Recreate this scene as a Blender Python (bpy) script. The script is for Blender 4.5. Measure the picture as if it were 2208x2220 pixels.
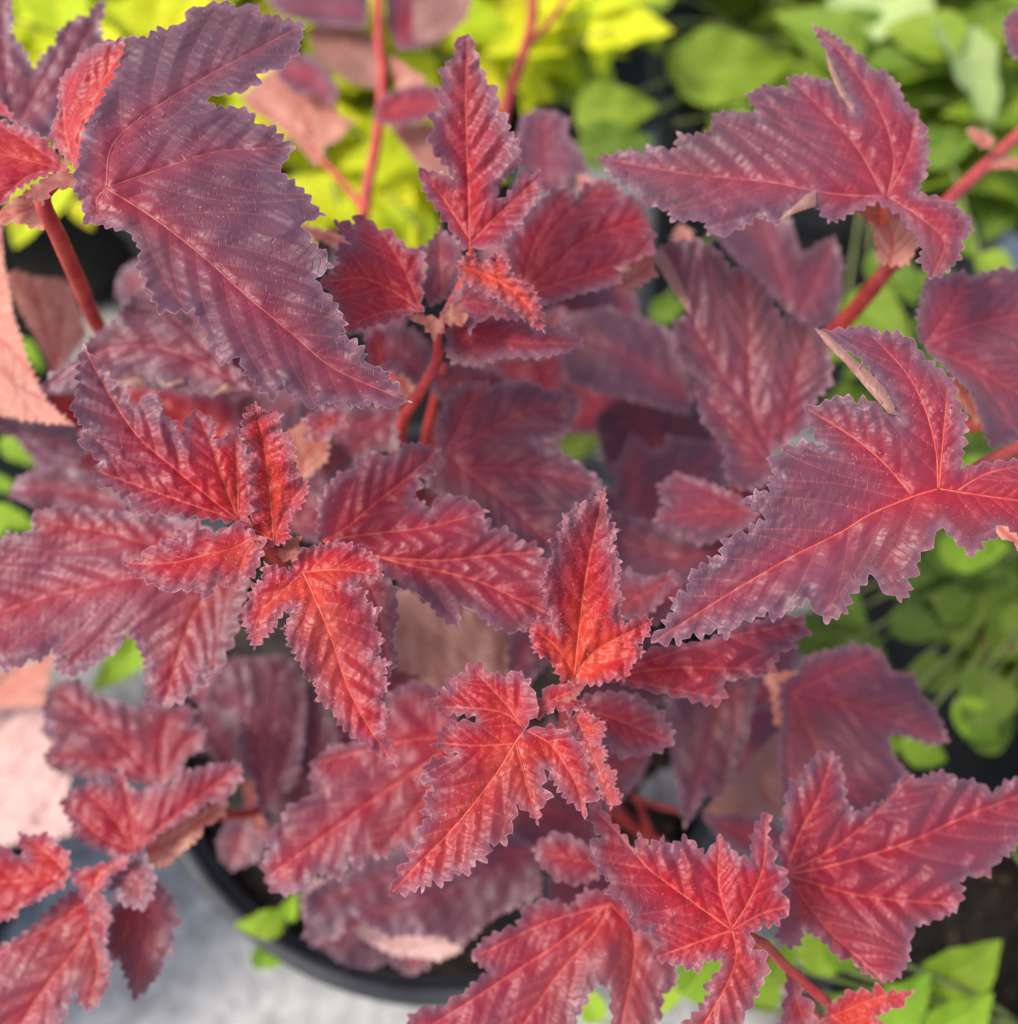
import bpy, math, random
import numpy as np
from mathutils import Vector, Matrix
from mathutils.geometry import delaunay_2d_cdt
random.seed(7); rng = np.random.default_rng(7)
scene = bpy.context.scene
col = scene.collection
for o in list(bpy.data.objects): bpy.data.objects.remove(o)

# ---------------------------------------------------------------- camera
PITCH = math.radians(60.0)
CAM = np.array([0.0, 0.0, 0.67])
F = 2367.0                                   # focal length in photograph pixels (2208 wide)
cd = bpy.data.cameras.new('camera'); cam = bpy.data.objects.new('camera', cd); col.objects.link(cam)
cam.location = CAM; cam.rotation_euler = (math.pi/2 - PITCH, 0, 0)
cd.sensor_fit = 'HORIZONTAL'; cd.sensor_width = 36.0; cd.lens = 36.0*F/2208
cd.clip_start = 0.005; cd.clip_end = 60.0
cd.dof.use_dof = True; cd.dof.focus_distance = 0.238
cd.dof.aperture_fstop = cd.lens/5.6          # an opening of 5.6 mm
scene.camera = cam
RIGHT = np.array([1.0, 0, 0]); UP = np.array([0, math.sin(PITCH), math.cos(PITCH)]); FWD = np.array([0, math.cos(PITCH), -math.sin(PITCH)])
RC = np.stack([RIGHT, UP, -FWD], 1)          # camera axes -> world

# ---------------------------------------------------------------- sky and sun
SUN_EL, SUN_AZ = math.radians(54), math.radians(-100)    # from the left
w = bpy.data.worlds.new('World'); scene.world = w; w.use_nodes = True
nt = w.node_tree; nt.nodes.clear()
sk = nt.nodes.new('ShaderNodeTexSky'); sk.sky_type = 'NISHITA'; sk.sun_disc = False
sk.sun_elevation = SUN_EL; sk.sun_rotation = SUN_AZ; sk.dust_density = 3.0; sk.air_density = 1.0; sk.ozone_density = 1.0
bg = nt.nodes.new('ShaderNodeBackground'); bg.inputs['Strength'].default_value = 0.15
wo = nt.nodes.new('ShaderNodeOutputWorld')
nt.links.new(sk.outputs[0], bg.inputs[0]); nt.links.new(bg.outputs[0], wo.inputs[0])
sd = bpy.data.lights.new('sun', 'SUN'); sd.energy = 1.5; sd.angle = math.radians(13); sd.color = (1.0, 0.97, 0.92)
so = bpy.data.objects.new('sun', sd); col.objects.link(so)
sdir = Vector((math.sin(SUN_AZ)*math.cos(SUN_EL), math.cos(SUN_AZ)*math.cos(SUN_EL), math.sin(SUN_EL)))
so.rotation_euler = sdir.to_track_quat('Z', 'Y').to_euler(); so.location = (0, 0, 3)
vs = scene.view_settings
vs.view_transform = 'Standard'; vs.look = 'None'; vs.gamma = 1.0; vs.use_curve_mapping = False; vs.exposure = 1.17
scene.cycles.max_bounces = 4; scene.cycles.diffuse_bounces = 2; scene.cycles.glossy_bounces = 1; scene.cycles.transmission_bounces = 3
scene.render.resolution_x = 1018; scene.render.resolution_y = 1024

# ---------------------------------------------------------------- pixels and points
CROPS = {'A': (0, 0, .385), 'B': (600, 0, .385), 'C': (1200, 0, .5245), 'D': (0, 700, .385), 'E': (600, 700, .385),
         'F': (1300, 500, .4724), 'G': (0, 1400, .4266), 'H': (700, 1300, .4762), 'I': (1300, 1300, .4761), 'O': (0, 0, 1.1488)}
def src(tr):
    """traced points: 'A', x, y, x, y, 'B', ... -> photograph pixels"""
    out = []; c = 'O'; k = 0
    while k < len(tr):
        if isinstance(tr[k], str): c = tr[k]; k += 1; continue
        x0, y0, s = CROPS[c]
        out.append((x0 + tr[k]*s, y0 + tr[k+1]*s)); k += 2
    return np.array(out, float)
def ray(p):
    p = np.atleast_2d(p); return np.stack([(p[:, 0]-1104)/F, (1110-p[:, 1])/F, -np.ones(len(p))], 1)
def world(pc): return CAM + np.asarray(pc) @ RC.T
def at(x, y, d, c='O'):                       # a point of the place: pixel (overview grid) and distance
    return world(ray(src([c, x, y]))[0]*d)

# ---------------------------------------------------------------- materials
class NT:
    def __init__(s, name):
        s.m = bpy.data.materials.new(name); s.m.use_nodes = True; s.t = s.m.node_tree; s.t.nodes.clear()
        s.out = s.t.nodes.new('ShaderNodeOutputMaterial')
    def n(s, k, **kw):
        o = s.t.nodes.new(k)
        for a, b in kw.items(): setattr(o, a, b)
        return o
    def l(s, a, b): s.t.links.new(a, b)
    def val(s, i, v):
        if isinstance(v, (int, float)): i.default_value = v
        elif isinstance(v, tuple): i.default_value = v if len(v) == len(i.default_value) else (*v, 1)
        else: s.l(v, i)
    def math(s, op, a, b=0.0, c=0.0, clamp=False):
        o = s.n('ShaderNodeMath', operation=op, use_clamp=clamp)
        s.val(o.inputs[0], a); s.val(o.inputs[1], b); s.val(o.inputs[2], c); return o.outputs[0]
    def ramp(s, x, a, b, c=0.0, d=1.0):       # smooth map of x from [a,b] to [c,d]
        o = s.n('ShaderNodeMapRange', interpolation_type='SMOOTHSTEP')
        s.val(o.inputs[0], x); s.val(o.inputs[1], a); s.val(o.inputs[2], b); s.val(o.inputs[3], c); s.val(o.inputs[4], d); return o.outputs[0]
    def mix(s, f, a, b, bt='MIX'):
        o = s.n('ShaderNodeMix', data_type='RGBA', blend_type=bt)
        s.val(o.inputs[0], f); s.val(o.inputs[6], a); s.val(o.inputs[7], b); return o.outputs[2]
    def attr(s, nm): return s.n('ShaderNodeAttribute', attribute_name=nm).outputs['Fac']
    def noise(s, scale, detail=3.0, vec=None, rough=.5, dist=0.0):
        o = s.n('ShaderNodeTexNoise'); o.inputs['Scale'].default_value = scale; o.inputs['Detail'].default_value = detail
        o.inputs['Roughness'].default_value = rough; o.inputs['Distortion'].default_value = dist
        s.l(vec if vec is not None else s.obj(), o.inputs['Vector']); return o.outputs['Fac']
    def obj(s): return s.n('ShaderNodeTexCoord').outputs['Object']
    def bump(s, h, strength, dist, nrm=None):
        o = s.n('ShaderNodeBump'); o.inputs['Strength'].default_value = strength; o.inputs['Distance'].default_value = dist
        s.l(h, o.inputs['Height']);
        if nrm is not None: s.l(nrm, o.inputs['Normal'])
        return o.outputs[0]
    def bsdf(s, color, rough, nrm=None, **kw):
        o = s.n('ShaderNodeBsdfPrincipled'); s.val(o.inputs['Base Color'], color); s.val(o.inputs['Roughness'], rough)
        if nrm is not None: s.l(nrm, o.inputs['Normal'])
        for k, v in kw.items(): s.val(o.inputs[k.replace('_', ' ')], v)
        return o.outputs[0]
    def done(s, sh): s.l(sh, s.out.inputs[0]); return s.m

def red_leaf_material(name='red_leaf'):
    m = NT(name)
    age, vd, s2, vu, ed, bd = (m.attr(k) for k in ('age', 'vd', 'sd', 'vu', 'ed', 'bd'))
    ob = m.obj()
    nz = m.noise(60, 3, ob); nf = m.noise(260, 2, ob); nl = m.noise(22, 1, ob)
    # how red this spot of the leaf is: young leaves, the parts along the ribs and near the base
    r = m.math('ADD', age, m.math('MULTIPLY', m.ramp(vd, 0.0, 7.0, 1, 0), .26))
    r = m.math('ADD', r, m.ramp(bd, 2.0, 26.0, .16, 0))
    r = m.math('ADD', r, m.math('MULTIPLY', m.math('SUBTRACT', nz, .5), .40))
    r = m.math('SUBTRACT', r, m.math('MULTIPLY', m.ramp(ed, 0.2, 5.0, 1, 0), .26))
    o = m.n('ShaderNodeValToRGB'); e = o.color_ramp.elements
    for p, c in ((0.0, (.110, .042, .062)), (.25, (.178, .037, .058)), (.50, (.265, .019, .037)), (.75, (.37, .006, .015)), (1.0, (.50, .034, .009))):
        k = e.new(min(.999, max(.001, p))); k.color = (*c, 1)
    while len(e) > 5:
        e.remove(next(k for k in e if k.color[0] == k.color[1]))
    m.l(m.math('MULTIPLY', r, .78, clamp=True), o.inputs[0]); c = o.outputs[0]
    c = m.mix(m.ramp(nl, .50, .72, 0, .22), c, (.19, .095, .065))                       # bronze clouds
    c = m.mix(m.ramp(nf, .45, .75, 0, .10), c, (.045, .012, .022))
    # cross veins between the side veins
    ladder = m.math('ABSOLUTE', m.math('SINE', m.math('ADD', m.math('MULTIPLY', vu, 2.1), m.math('MULTIPLY', nf, 9.0))))
    tert = m.math('MULTIPLY', m.ramp(ladder, 0.0, .30, 1, 0), m.ramp(nz, .35, .6, .1, 1))
    vcol = m.mix(m.math('MULTIPLY', age, .9, clamp=True), (.30, .075, .08), (.60, .085, .05))
    c = m.mix(m.math('MULTIPLY', tert, .22), c, vcol)
    c = m.mix(m.math('MULTIPLY', m.ramp(s2, 0.03, .26, 1, 0), .42), c, vcol)
    c = m.mix(m.math('MULTIPLY', m.ramp(vd, 0.06, .40, 1, 0), .65), c, vcol)
    c = m.mix(m.math('MULTIPLY', m.ramp(ed, 0.0, .28, 1, 0), .55), c, (.50, .27, .28))     # edge highlight painted on as a thin pale rim
    c = m.mix(m.ramp(m.math('MULTIPLY', m.ramp(ed, .3, 4.0, 1, 0), nz), .24, .60, 0, .42), c, (.26, .125, .16))  # mauve margin, with the lavender sheen of the edges put into its colour
    # dust grains and short hairs
    vo = m.n('ShaderNodeTexVoronoi'); vo.inputs['Scale'].default_value = 620; m.l(ob, vo.inputs['Vector'])
    grain = m.math('MULTIPLY', m.ramp(vo.outputs['Distance'], .05, .16, 1, 0), m.ramp(nz, .50, .60))
    c = m.mix(m.math('MULTIPLY', grain, .36), c, (.60, .50, .52))
    # underside: pinkish tan with raised ribs
    u = m.mix(m.math('MULTIPLY', nz, .7), (.50, .225, .165), (.56, .22, .13))
    u = m.mix(m.math('MULTIPLY', m.ramp(s2, .05, .55, 1, 0), .7), u, (.40, .10, .07))
    u = m.mix(m.math('MULTIPLY', tert, .35), u, (.36, .12, .09))
    u = m.mix(m.math('MULTIPLY', m.ramp(vd, .1, .9, 1, 0), .85), u, (.44, .09, .06))
    u = m.mix(m.ramp(age, .02, .22, .75, 0), u, (.25, .13, .105))
    back = m.n('ShaderNodeNewGeometry').outputs['Backfacing']
    c = m.mix(back, c, u)
    h = m.math('SUBTRACT', m.math('MULTIPLY', nf, .5), m.math('MULTIPLY', tert, .55))
    nr = m.bump(h, .6, .00045)
    rough = m.math('ADD', m.math('MULTIPLY', nf, .28), .30)
    b = m.bsdf(c, rough, nr, Specular_IOR_Level=.40, Sheen_Weight=.08, Sheen_Roughness=.45, Sheen_Tint=(.80, .72, .95))
    tr = m.n('ShaderNodeBsdfTranslucent'); m.l(m.mix(1.0, c, (1.0, .55, .55), 'MULTIPLY'), tr.inputs['Color'])
    mx = m.n('ShaderNodeMixShader'); mx.inputs[0].default_value = .30
    m.l(b, mx.inputs[1]); m.l(tr.outputs[0], mx.inputs[2])
    return m.done(mx.outputs[0])

def plain_leaf_material(name, c1, c2, under, trans=.35, rough=.5, lig=None):
    m = NT(name); ob = m.obj()
    rnd = m.n('ShaderNodeObjectInfo').outputs['Random']
    nz = m.noise(45, 3, ob)
    f = m.math('ADD', m.math('MULTIPLY', rnd, .75), m.math('MULTIPLY', nz, .35), clamp=True)
    c = m.mix(f, c1, c2)
    vd, s2 = m.attr('vd'), m.attr('sd')
    lig = lig or tuple(min(1, x*1.35+.03) for x in c2)
    back = m.n('ShaderNodeNewGeometry').outputs['Backfacing']; c = m.mix(back, c, under)
    c = m.mix(m.math('MULTIPLY', m.ramp(vd, .1, .6, 1, 0), .5), c, lig)
    c = m.mix(m.math('MULTIPLY', m.ramp(s2, .05, .4, 1, 0), .35), c, lig)
    b = m.bsdf(c, rough, m.bump(m.noise(400, 2, ob), .4, .0005), Specular_IOR_Level=.3)
    tr = m.n('ShaderNodeBsdfTranslucent'); m.l(c, tr.inputs['Color'])
    mx = m.n('ShaderNodeMixShader'); mx.inputs[0].default_value = trans
    m.l(b, mx.inputs[1]); m.l(tr.outputs[0], mx.inputs[2]); return m.done(mx.outputs[0])

def solid(name, ca, cb, scale, rough=.6, bump=.4, bd=.001, spec=.4):
    m = NT(name); ob = m.obj(); nz = m.noise(scale, 5, ob, .6)
    c = m.mix(m.ramp(nz, .3, .7), ca, cb)
    return m.done(m.bsdf(c, rough, m.bump(nz, bump, bd), Specular_IOR_Level=spec))

M = {}
M['leaf'] = red_leaf_material()
M['stem'] = solid('red_bark', (.30, .016, .022), (.47, .060, .040), 150, .48, .6, .0008, .35)
M['petiole'] = solid('petiole_skin', (.42, .035, .03), (.55, .12, .06), 200, .42, .2, .0003, .5)
M['rib'] = solid('red_rib', (.42, .035, .028), (.54, .10, .06), 260, .5, .2, .0003, .3)
M['rib_old'] = solid('dusky_rib', (.22, .035, .042), (.42, .10, .08), 260, .5, .2, .0003, .3)
M['hair'] = solid('leaf_hair', (.52, .10, .09), (.62, .30, .28), 300, .5)
M['stipule'] = solid('dry_stipule', (.20, .035, .025), (.26, .095, .055), 140, .6)
M['lime'] = plain_leaf_material('golden_leaf', (.42, .58, .012), (.90, .80, .02), (.70, .72, .10), .45)
M['mid'] = plain_leaf_material('mid_green_leaf', (.085, .16, .014), (.27, .37, .024), (.36, .44, .12), .35)
M['deep'] = plain_leaf_material('deep_green_leaf', (.045, .095, .014), (.17, .24, .022), (.22, .30, .06), .30)
M['fresh'] = plain_leaf_material('fresh_green_leaf', (.20, .38, .016), (.40, .56, .04), (.38, .52, .12), .40)
M['gstem'] = solid('green_stem', (.10, .13, .03), (.20, .21, .06), 90, .6)
M['brown'] = solid('dry_flower', (.13, .075, .04), (.24, .14, .07), 160, .8)
M['pale'] = plain_leaf_material('sun_painted_leaf', (.58, .30, .27), (.80, .56, .46), (.74, .46, .40), .45, .5, (.52, .20, .17))  # leaf underside with the glare of the sun put into its colour
M['dead'] = solid('dead_leaf', (.26, .24, .21), (.40, .37, .33), 60, .7)
# ---------------------------------------------------------------- mesh helpers
def link(name, verts, faces, mat, parent=None, loc=None, smooth=True, attrs=None, **props):
    me = bpy.data.meshes.new(name)
    v = np.asarray(verts, float)
    if loc is None: loc = v[0] if parent is not None else v.mean(0)*0
    loc = np.asarray(loc, float)
    me.from_pydata((v-loc).tolist(), [], faces if isinstance(faces, list) else faces.tolist()); me.update()
    if smooth: me.polygons.foreach_set('use_smooth', [True]*len(me.polygons))
    for mm in (mat if isinstance(mat, (list, tuple)) else [mat]): me.materials.append(mm)
    for k, a in (attrs or {}).items():
        at_ = me.attributes.new(k, 'FLOAT', 'POINT'); at_.data.foreach_set('value', np.asarray(a, np.float32))
    o = bpy.data.objects.new(name, me); col.objects.link(o)
    put(o, parent, loc)
    for k, a in props.items(): o[k] = a
    return o
ORIG = {}
def put(o, parent, loc):
    loc = np.asarray(loc, float); ORIG[o.name] = loc
    if parent is not None:
        o.parent = parent; o.location = loc - ORIG[parent.name]
    else: o.location = loc
def empty(name, loc, label, cat, group=None):
    o = bpy.data.objects.new(name, None); o.empty_display_size = .02; col.objects.link(o); put(o, None, loc)
    o['label'] = label; o['category'] = cat
    if group: o['group'] = group
    return o
def tag(o, label, cat, group=None):
    o['label'] = label; o['category'] = cat
    if group: o['group'] = group
    return o
def spline(P, n):
    P = np.asarray(P, float); Q = np.vstack([2*P[0]-P[1], P, 2*P[-1]-P[-2]]); out = []
    for i in range(len(P)-1):
        a, b, c, d = Q[i:i+4]
        for t in np.linspace(0, 1, n, endpoint=False):
            out.append(.5*((2*b)+(c-a)*t+(2*a-5*b+4*c-d)*t*t+(3*b-a-3*c+d)*t**3))
    out.append(P[-1]); return np.array(out)
def tube_geo(P, R, k=8):
    P = np.asarray(P, float); n = len(P); R = np.broadcast_to(R, n) if np.ndim(R) == 0 else np.asarray(R)
    T = np.gradient(P, axis=0); T /= np.linalg.norm(T, axis=1)[:, None]+1e-12
    a = np.array([0.3, .5, .8]); V = []
    for i in range(n):
        u = np.cross(T[i], a); u /= np.linalg.norm(u)+1e-9; w_ = np.cross(T[i], u); a = np.cross(u, T[i])
        for j in range(k):
            t = 2*math.pi*j/k; V.append(P[i]+R[i]*(u*math.cos(t)+w_*math.sin(t)))
    Fc = [[i*k+j, i*k+(j+1) % k, (i+1)*k+(j+1) % k, (i+1)*k+j] for i in range(n-1) for j in range(k)]
    Fc.append(list(range(k))[::-1]); Fc.append([(n-1)*k+j for j in range(k)])
    return V, Fc
def tube(name, P, R, mat, parent, k=8, seg=6, wob=0.0):
    Q = spline(P, seg); R = np.interp(np.linspace(0, 1, len(Q)), np.linspace(0, 1, len(R)), R) if np.ndim(R) else np.full(len(Q), R)
    if wob: R = R*(1+wob*rng.normal(size=len(Q)))
    V, Fc = tube_geo(Q, R, k); return link(name, V, Fc, mat, parent, loc=Q[0])

# ---------------------------------------------------------------- leaves
def inside(P, poly):
    x, y = P[:, 0][:, None], P[:, 1][:, None]; a = poly; b = np.roll(poly, -1, 0)
    c = ((a[:, 1] > y) != (b[:, 1] > y)) & (x < (b[:, 0]-a[:, 0])*(y-a[:, 1])/(b[:, 1]-a[:, 1]+1e-12)+a[:, 0])
    return c.sum(1) % 2 == 1
def segdist(P, A, B, chunk=3000):
    """distance to the nearest of the segments, its index and the place along it"""
    D = np.empty(len(P)); I = np.empty(len(P), int); T = np.empty(len(P)); d = B-A; L = (d*d).sum(1)+1e-12
    for s in range(0, len(P), chunk):
        p = P[s:s+chunk][:, None, :]
        t = np.clip(((p-A)*d).sum(2)/L, 0, 1); q = A+t[..., None]*d
        r = np.hypot(p[..., 0]-q[..., 0], p[..., 1]-q[..., 1]); i = r.argmin(1); k = np.arange(len(i))
        D[s:s+chunk] = r[k, i]; I[s:s+chunk] = i; T[s:s+chunk] = t[k, i]
    return D, I, T
from mathutils.kdtree import KDTree
class Near:
    """exact distance to the nearest of many polylines, by a tree over their points"""
    def __init__(s, lines, closed=False):
        s.P = np.vstack(lines); s.nx = np.arange(len(s.P))+1; s.pv = np.arange(len(s.P))-1; k = 0; s.s = np.zeros(len(s.P)); s.own = np.zeros(len(s.P), int)
        for i, q in enumerate(lines):
            e = k+len(q)-1
            s.nx[e] = k if closed else e; s.pv[k] = e if closed else k; s.s[k:e+1] = np.r_[0, np.cumsum(np.hypot(*np.diff(q, axis=0).T))]; s.own[k:e+1] = i; k = e+1
        s.kd = KDTree(len(s.P))
        for i, p in enumerate(s.P.tolist()): s.kd.insert((p[0], p[1], 0.0), i)
        s.kd.balance()
    def q(s, P):
        f = s.kd.find; I = np.array([f((x, y, 0.0))[1] for x, y in P.tolist()], int)
        if not len(I): return np.zeros(0), I, np.zeros(0)
        best = None
        for J in (s.nx[I], s.pv[I]):
            a = s.P[I]; d = s.P[J]-a; t = np.clip(((P-a)*d).sum(1)/((d*d).sum(1)+1e-12), 0, 1); r = P-a-t[:, None]*d; r = np.hypot(r[:, 0], r[:, 1]); al = s.s[I]+t*(s.s[J]-s.s[I])
            if best is None: best, along = r, al
            else: along = np.where(r < best, al, along); best = np.minimum(r, best)
        return best, I, along
def resample(P, step):
    s = np.r_[0, np.cumsum(np.hypot(*np.diff(P, axis=0).T))]; n = max(2, int(s[-1]/step)+1); q = np.linspace(0, s[-1], n)
    return np.stack([np.interp(q, s, P[:, 0]), np.interp(q, s, P[:, 1])], 1), q
def serrate(poly, lam, amp, seed, step):
    """small pointed teeth along the traced margin: traced corners that stick out are tips, the others notches"""
    r = np.random.default_rng(seed); area = np.sum(poly[:, 0]*np.roll(poly[:, 1], -1)-poly[:, 1]*np.roll(poly[:, 0], -1))
    sg = 1 if area > 0 else -1; n = len(poly); keep = [i for i in range(n) if np.hypot(*(poly[i]-poly[i-1])) > .05]; poly = poly[keep]; n = len(poly)
    d = np.roll(poly, -1, 0)-poly; L = np.hypot(*d.T); nr = np.stack([d[:, 1], -d[:, 0]], 1)/L[:, None]*sg
    pd = np.roll(d, 1, 0); cv = (pd[:, 0]*d[:, 1]-pd[:, 1]*d[:, 0])*sg > 0
    vn = nr+np.roll(nr, 1, 0); vn /= np.linalg.norm(vn, axis=1)[:, None]+.3
    out = []
    for i in range(n):
        a, b = poly[i], poly[(i+1) % n]; va, vb = float(cv[i]), float(cv[(i+1) % n]); A = amp*min(1, L[i]/lam*1.3)*r.uniform(.8, 1.25)
        m = int(round(2*L[i]/lam*r.uniform(.7, 1.3))); same = va == vb
        if same and m % 2: m += 1 if L[i] > lam*.8 else -1
        if not same and m % 2 == 0: m += 1
        m = max(m, 0); q = max(2, int(math.ceil(L[i]/step))); k = max(1, m); per = max(2, int(math.ceil(q/k)))
        skew = r.choice([-1, 1])*.28
        Aj = A
        for j in range(k):
            p0 = va if j % 2 == 0 else 1-va; p1 = (1-p0) if m else va
            if p0 == 0: Aj = A*r.uniform(.55, 1.35)
            ta, tb = j/k, (j+1)/k
            if m > 1:                                  # teeth lean over: move the inner turning points
                ta += (skew/k if j % 2 == 1 else 0); tb += (skew/k if (j+1) % 2 == 1 and j+1 < k else 0)
            for x in range(per):
                f = x/per; t = ta+(tb-ta)*f; h = p0+(p1-p0)*f
                h = h if p0 == p1 else (.5*h+.5*math.sin(h*math.pi/2))
                w0, w1 = max(0, 1-t*4), max(0, t*4-3); nn = nr[i]*(1-w0-w1)+vn[i]*w0+vn[(i+1) % n]*w1
                out.append(a+d[i]*t+nn*(Aj*h-.35*amp))
    return np.array(out)
def fnoise(P, lam, seed, oct_=3):
    r = np.random.default_rng(seed); v = np.zeros(len(P)); a = 1.0
    for o in range(oct_):
        for _ in range(4):
            th = r.uniform(0, 2*math.pi); k = 2*math.pi/lam*r.uniform(.6, 1.4)
            v += a*np.sin(k*(P[:, 0]*math.cos(th)+P[:, 1]*math.sin(th))+r.uniform(0, 6.3))/2.8
        a *= .5; lam *= .5
    return v
COUNT = [0]
def leaf(parent, o, lobes, d=.27, n=(0, .35, .94), age=.4, fold=.10, droop=.0, pleat=.75, wave=1.0, ruf=.7, px=6.0,
         teeth=(3.4, 1.05), flip=False, flaps=(), mat='leaf', rib=False, hair=0, name='leaf', orange=0.0, pet=None, sec=1.0, base=None, label=None, grad=None):
    COUNT[0] += 1; seed = 1000+COUNT[0]
    op = src(o); lp = [src(q) for q in lobes]
    B = lp[0][0] if base is None else src(base)[0]
    n = np.array(n, float); n /= np.linalg.norm(n)
    P0 = ray(B)[0]*d; k = n @ P0
    def toloc(p):
        r = ray(p); t = k/np.minimum(r @ n, -.05); return np.stack([((r*t[:, None]-P0) @ e1), ((r*t[:, None]-P0) @ e2)], 1)*1000
    e1 = np.array([1.0, 0, 0]); e1 -= n*(e1 @ n); e1 /= np.linalg.norm(e1); e2 = np.cross(n, e1)
    poly = toloc(op); ribs = [toloc(q) for q in lp]
    sp = px*d*1000/F
    cp = poly.copy()
    poly = serrate(poly, teeth[0], teeth[1], seed, max(sp*.7, .22)) if teeth else poly
    ribs = [spline(q, 6) if len(q) > 2 else q for q in ribs]
    ribs = [resample(q, .6)[0] for q in ribs]
    # side veins: walk from the ribs towards the margin
    NR = Near(ribs)
    st = []; dr = []; ow = []; sgn = []
    for i, q in enumerate(ribs):
        L = np.hypot(*np.diff(q, axis=0).T).sum(); gap = min(9.0, max(2.6, L/6.2))/sec
        for s in (-1, 1):
            pos = gap*(.55 if s > 0 else .95)
            while pos < L*.97:
                j = min(len(q)-2, int(pos/L*(len(q)-1))); t = q[min(len(q)-1, j+2)]-q[max(0, j-2)]; t = t/np.hypot(*t)
                a = s*math.radians(47+8*random.uniform(-1, 1)-10*pos/L)
                st.append(q[j]); dr.append((t[0]*math.cos(a)-t[1]*math.sin(a), t[0]*math.sin(a)+t[1]*math.cos(a))); ow.append(i); sgn.append(s)
                pos += gap*random.uniform(.85, 1.12)*(1-.35*pos/L)
    veins = []
    if st:
        p = np.array(st); v = np.array(dr); ow = np.array(ow); sgn = np.array(sgn); alive = np.ones(len(p), bool); tr = [[x] for x in p]
        for it in range(70):
            p = p+v*.6
            th = -sgn*math.radians(.55); c_, s_ = np.cos(th), np.sin(th); v = np.stack([v[:, 0]*c_-v[:, 1]*s_, v[:, 0]*s_+v[:, 1]*c_], 1)
            D, I, T = NR.q(p)
            alive &= inside(p, cp) & ((NR.own[I] == ow) | (it < 3))
            if not alive.any(): break
            for j in np.where(alive)[0]: tr[j].append(p[j])
        veins = [np.array(t) for t in tr if len(t) > 3]
    # points of the sheet
    lo, hi = poly.min(0), poly.max(0)
    gx = np.arange(lo[0], hi[0], sp); gy = np.arange(lo[1], hi[1], sp*.866)
    G = np.array([(x+(sp/2 if j % 2 else 0), y) for j, y in enumerate(gy) for x in gx]); G += rng.normal(scale=sp*.06, size=G.shape)
    G = G[inside(G, poly)]
    VP = np.vstack([resample(q, sp)[0] for q in ribs+veins]); VP = VP[inside(VP, poly)]
    NE = Near([poly], True)
    def near(P, lim): return P[NE.q(P)[0] > lim]
    G = near(G, sp*.45); VP = near(VP, sp*.35)
    NV = Near([resample(q, .35)[0] for q in veins]) if veins else None
    G = G[NR.q(G)[0] > sp*.42]
    if veins: G = G[NV.q(G)[0] > sp*.42]
    P = np.vstack([poly, VP, G]); np_ = len(poly)
    R = delaunay_2d_cdt([Vector(x) for x in P.tolist()], [(i, (i+1) % np_) for i in range(np_)], [], 1, 1e-5)
    P = np.array([(v.x, v.y) for v in R[0]]); T3 = np.array([f for f in R[2] if len(f) == 3])
    a, b, c = P[T3[:, 0]], P[T3[:, 1]], P[T3[:, 2]]
    ar = (b[:, 0]-a[:, 0])*(c[:, 1]-a[:, 1])-(b[:, 1]-a[:, 1])*(c[:, 0]-a[:, 0]); T3[ar < 0] = T3[ar < 0][:, ::-1]; T3 = T3[np.abs(ar) > 1e-7]
    vd, I, T = NR.q(P)
    if veins: s2, _, vu = NV.q(P)
    else: s2 = np.full(len(P), 5.0); vu = P[:, 0]
    ed = NE.q(P)[0]; bdist = np.hypot(P[:, 0], P[:, 1])
    size = max(hi-lo)
    def height(P, vd, s2, ed, bdist):
        h = fold*np.minimum(vd, 16)*(1-.012*np.minimum(vd, 16)) - droop*(bdist/30)**2*3
        hh = np.minimum(1, size/40)
        s2 = np.minimum(s2, 4.5); h = h + .25*pleat*(.45+.55*hh)*(s2-.35*(1-np.exp(-s2/.35)))*(1-.25*np.exp(-ed/2.0)) + .35*hh*(1-np.exp(-(vd/.8)**2))
        h = h + wave*hh*fnoise(P, 26*hh+4, seed) + ruf*fnoise(P, 5.5, seed+1, 2)*np.exp(-ed/2.6)*.55 + .10*fnoise(P, 2.2, seed+2, 2)
        return h
    def to3(P, h):
        Q = P0+(P[:, :1]*e1+P[:, 1:]*e2)/1000; L = np.linalg.norm(Q, axis=1); return world(Q*(1-(h/1000)/L)[:, None])
    h = height(P, vd, s2, ed, bdist)
    W = to3(P, h)
    if flip: T3 = T3[:, ::-1]
    ages = np.full(len(P), age)
    if orange: ages = ages + orange*np.clip((bdist-3)/10, 0, 1)
    if grad: ages = ages + np.clip((P-P.mean(0)) @ (np.array(grad)/np.hypot(*grad))/(size*.5), -1, 1)*np.hypot(*grad)
    n0 = len(P)
    for fl in flaps:                                   # margin turned over so that the underside shows
        fp = resample(np.vstack([toloc(src(fl)), toloc(src(fl))[:1]]), .9)[0][:-1]; m = len(fp)
        gx = np.arange(fp[:, 0].min(), fp[:, 0].max(), .9); gy = np.arange(fp[:, 1].min(), fp[:, 1].max(), .9)
        gg = np.array([(x, y) for x in gx for y in gy]); gg = gg[inside(gg, fp)] if len(gg) else gg.reshape(0, 2)
        R = delaunay_2d_cdt([Vector(x) for x in np.vstack([fp, gg]).tolist()], [(i, (i+1) % m) for i in range(m)], [], 1, 1e-5)
        q = np.array([(v.x, v.y) for v in R[0]]); f3 = np.array([f for f in R[2] if len(f) == 3])
        a, b, c = q[f3[:, 0]], q[f3[:, 1]], q[f3[:, 2]]
        ar = (b[:, 0]-a[:, 0])*(c[:, 1]-a[:, 1])-(b[:, 1]-a[:, 1])*(c[:, 0]-a[:, 0]); f3[ar > 0] = f3[ar > 0][:, ::-1]
        fd, _, _ = segdist(q, fp, np.roll(fp, -1, 0)); qa = NR.q(q)[0]; qb = np.hypot(q[:, 0], q[:, 1]); pd = NE.q(q)[0]
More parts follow.
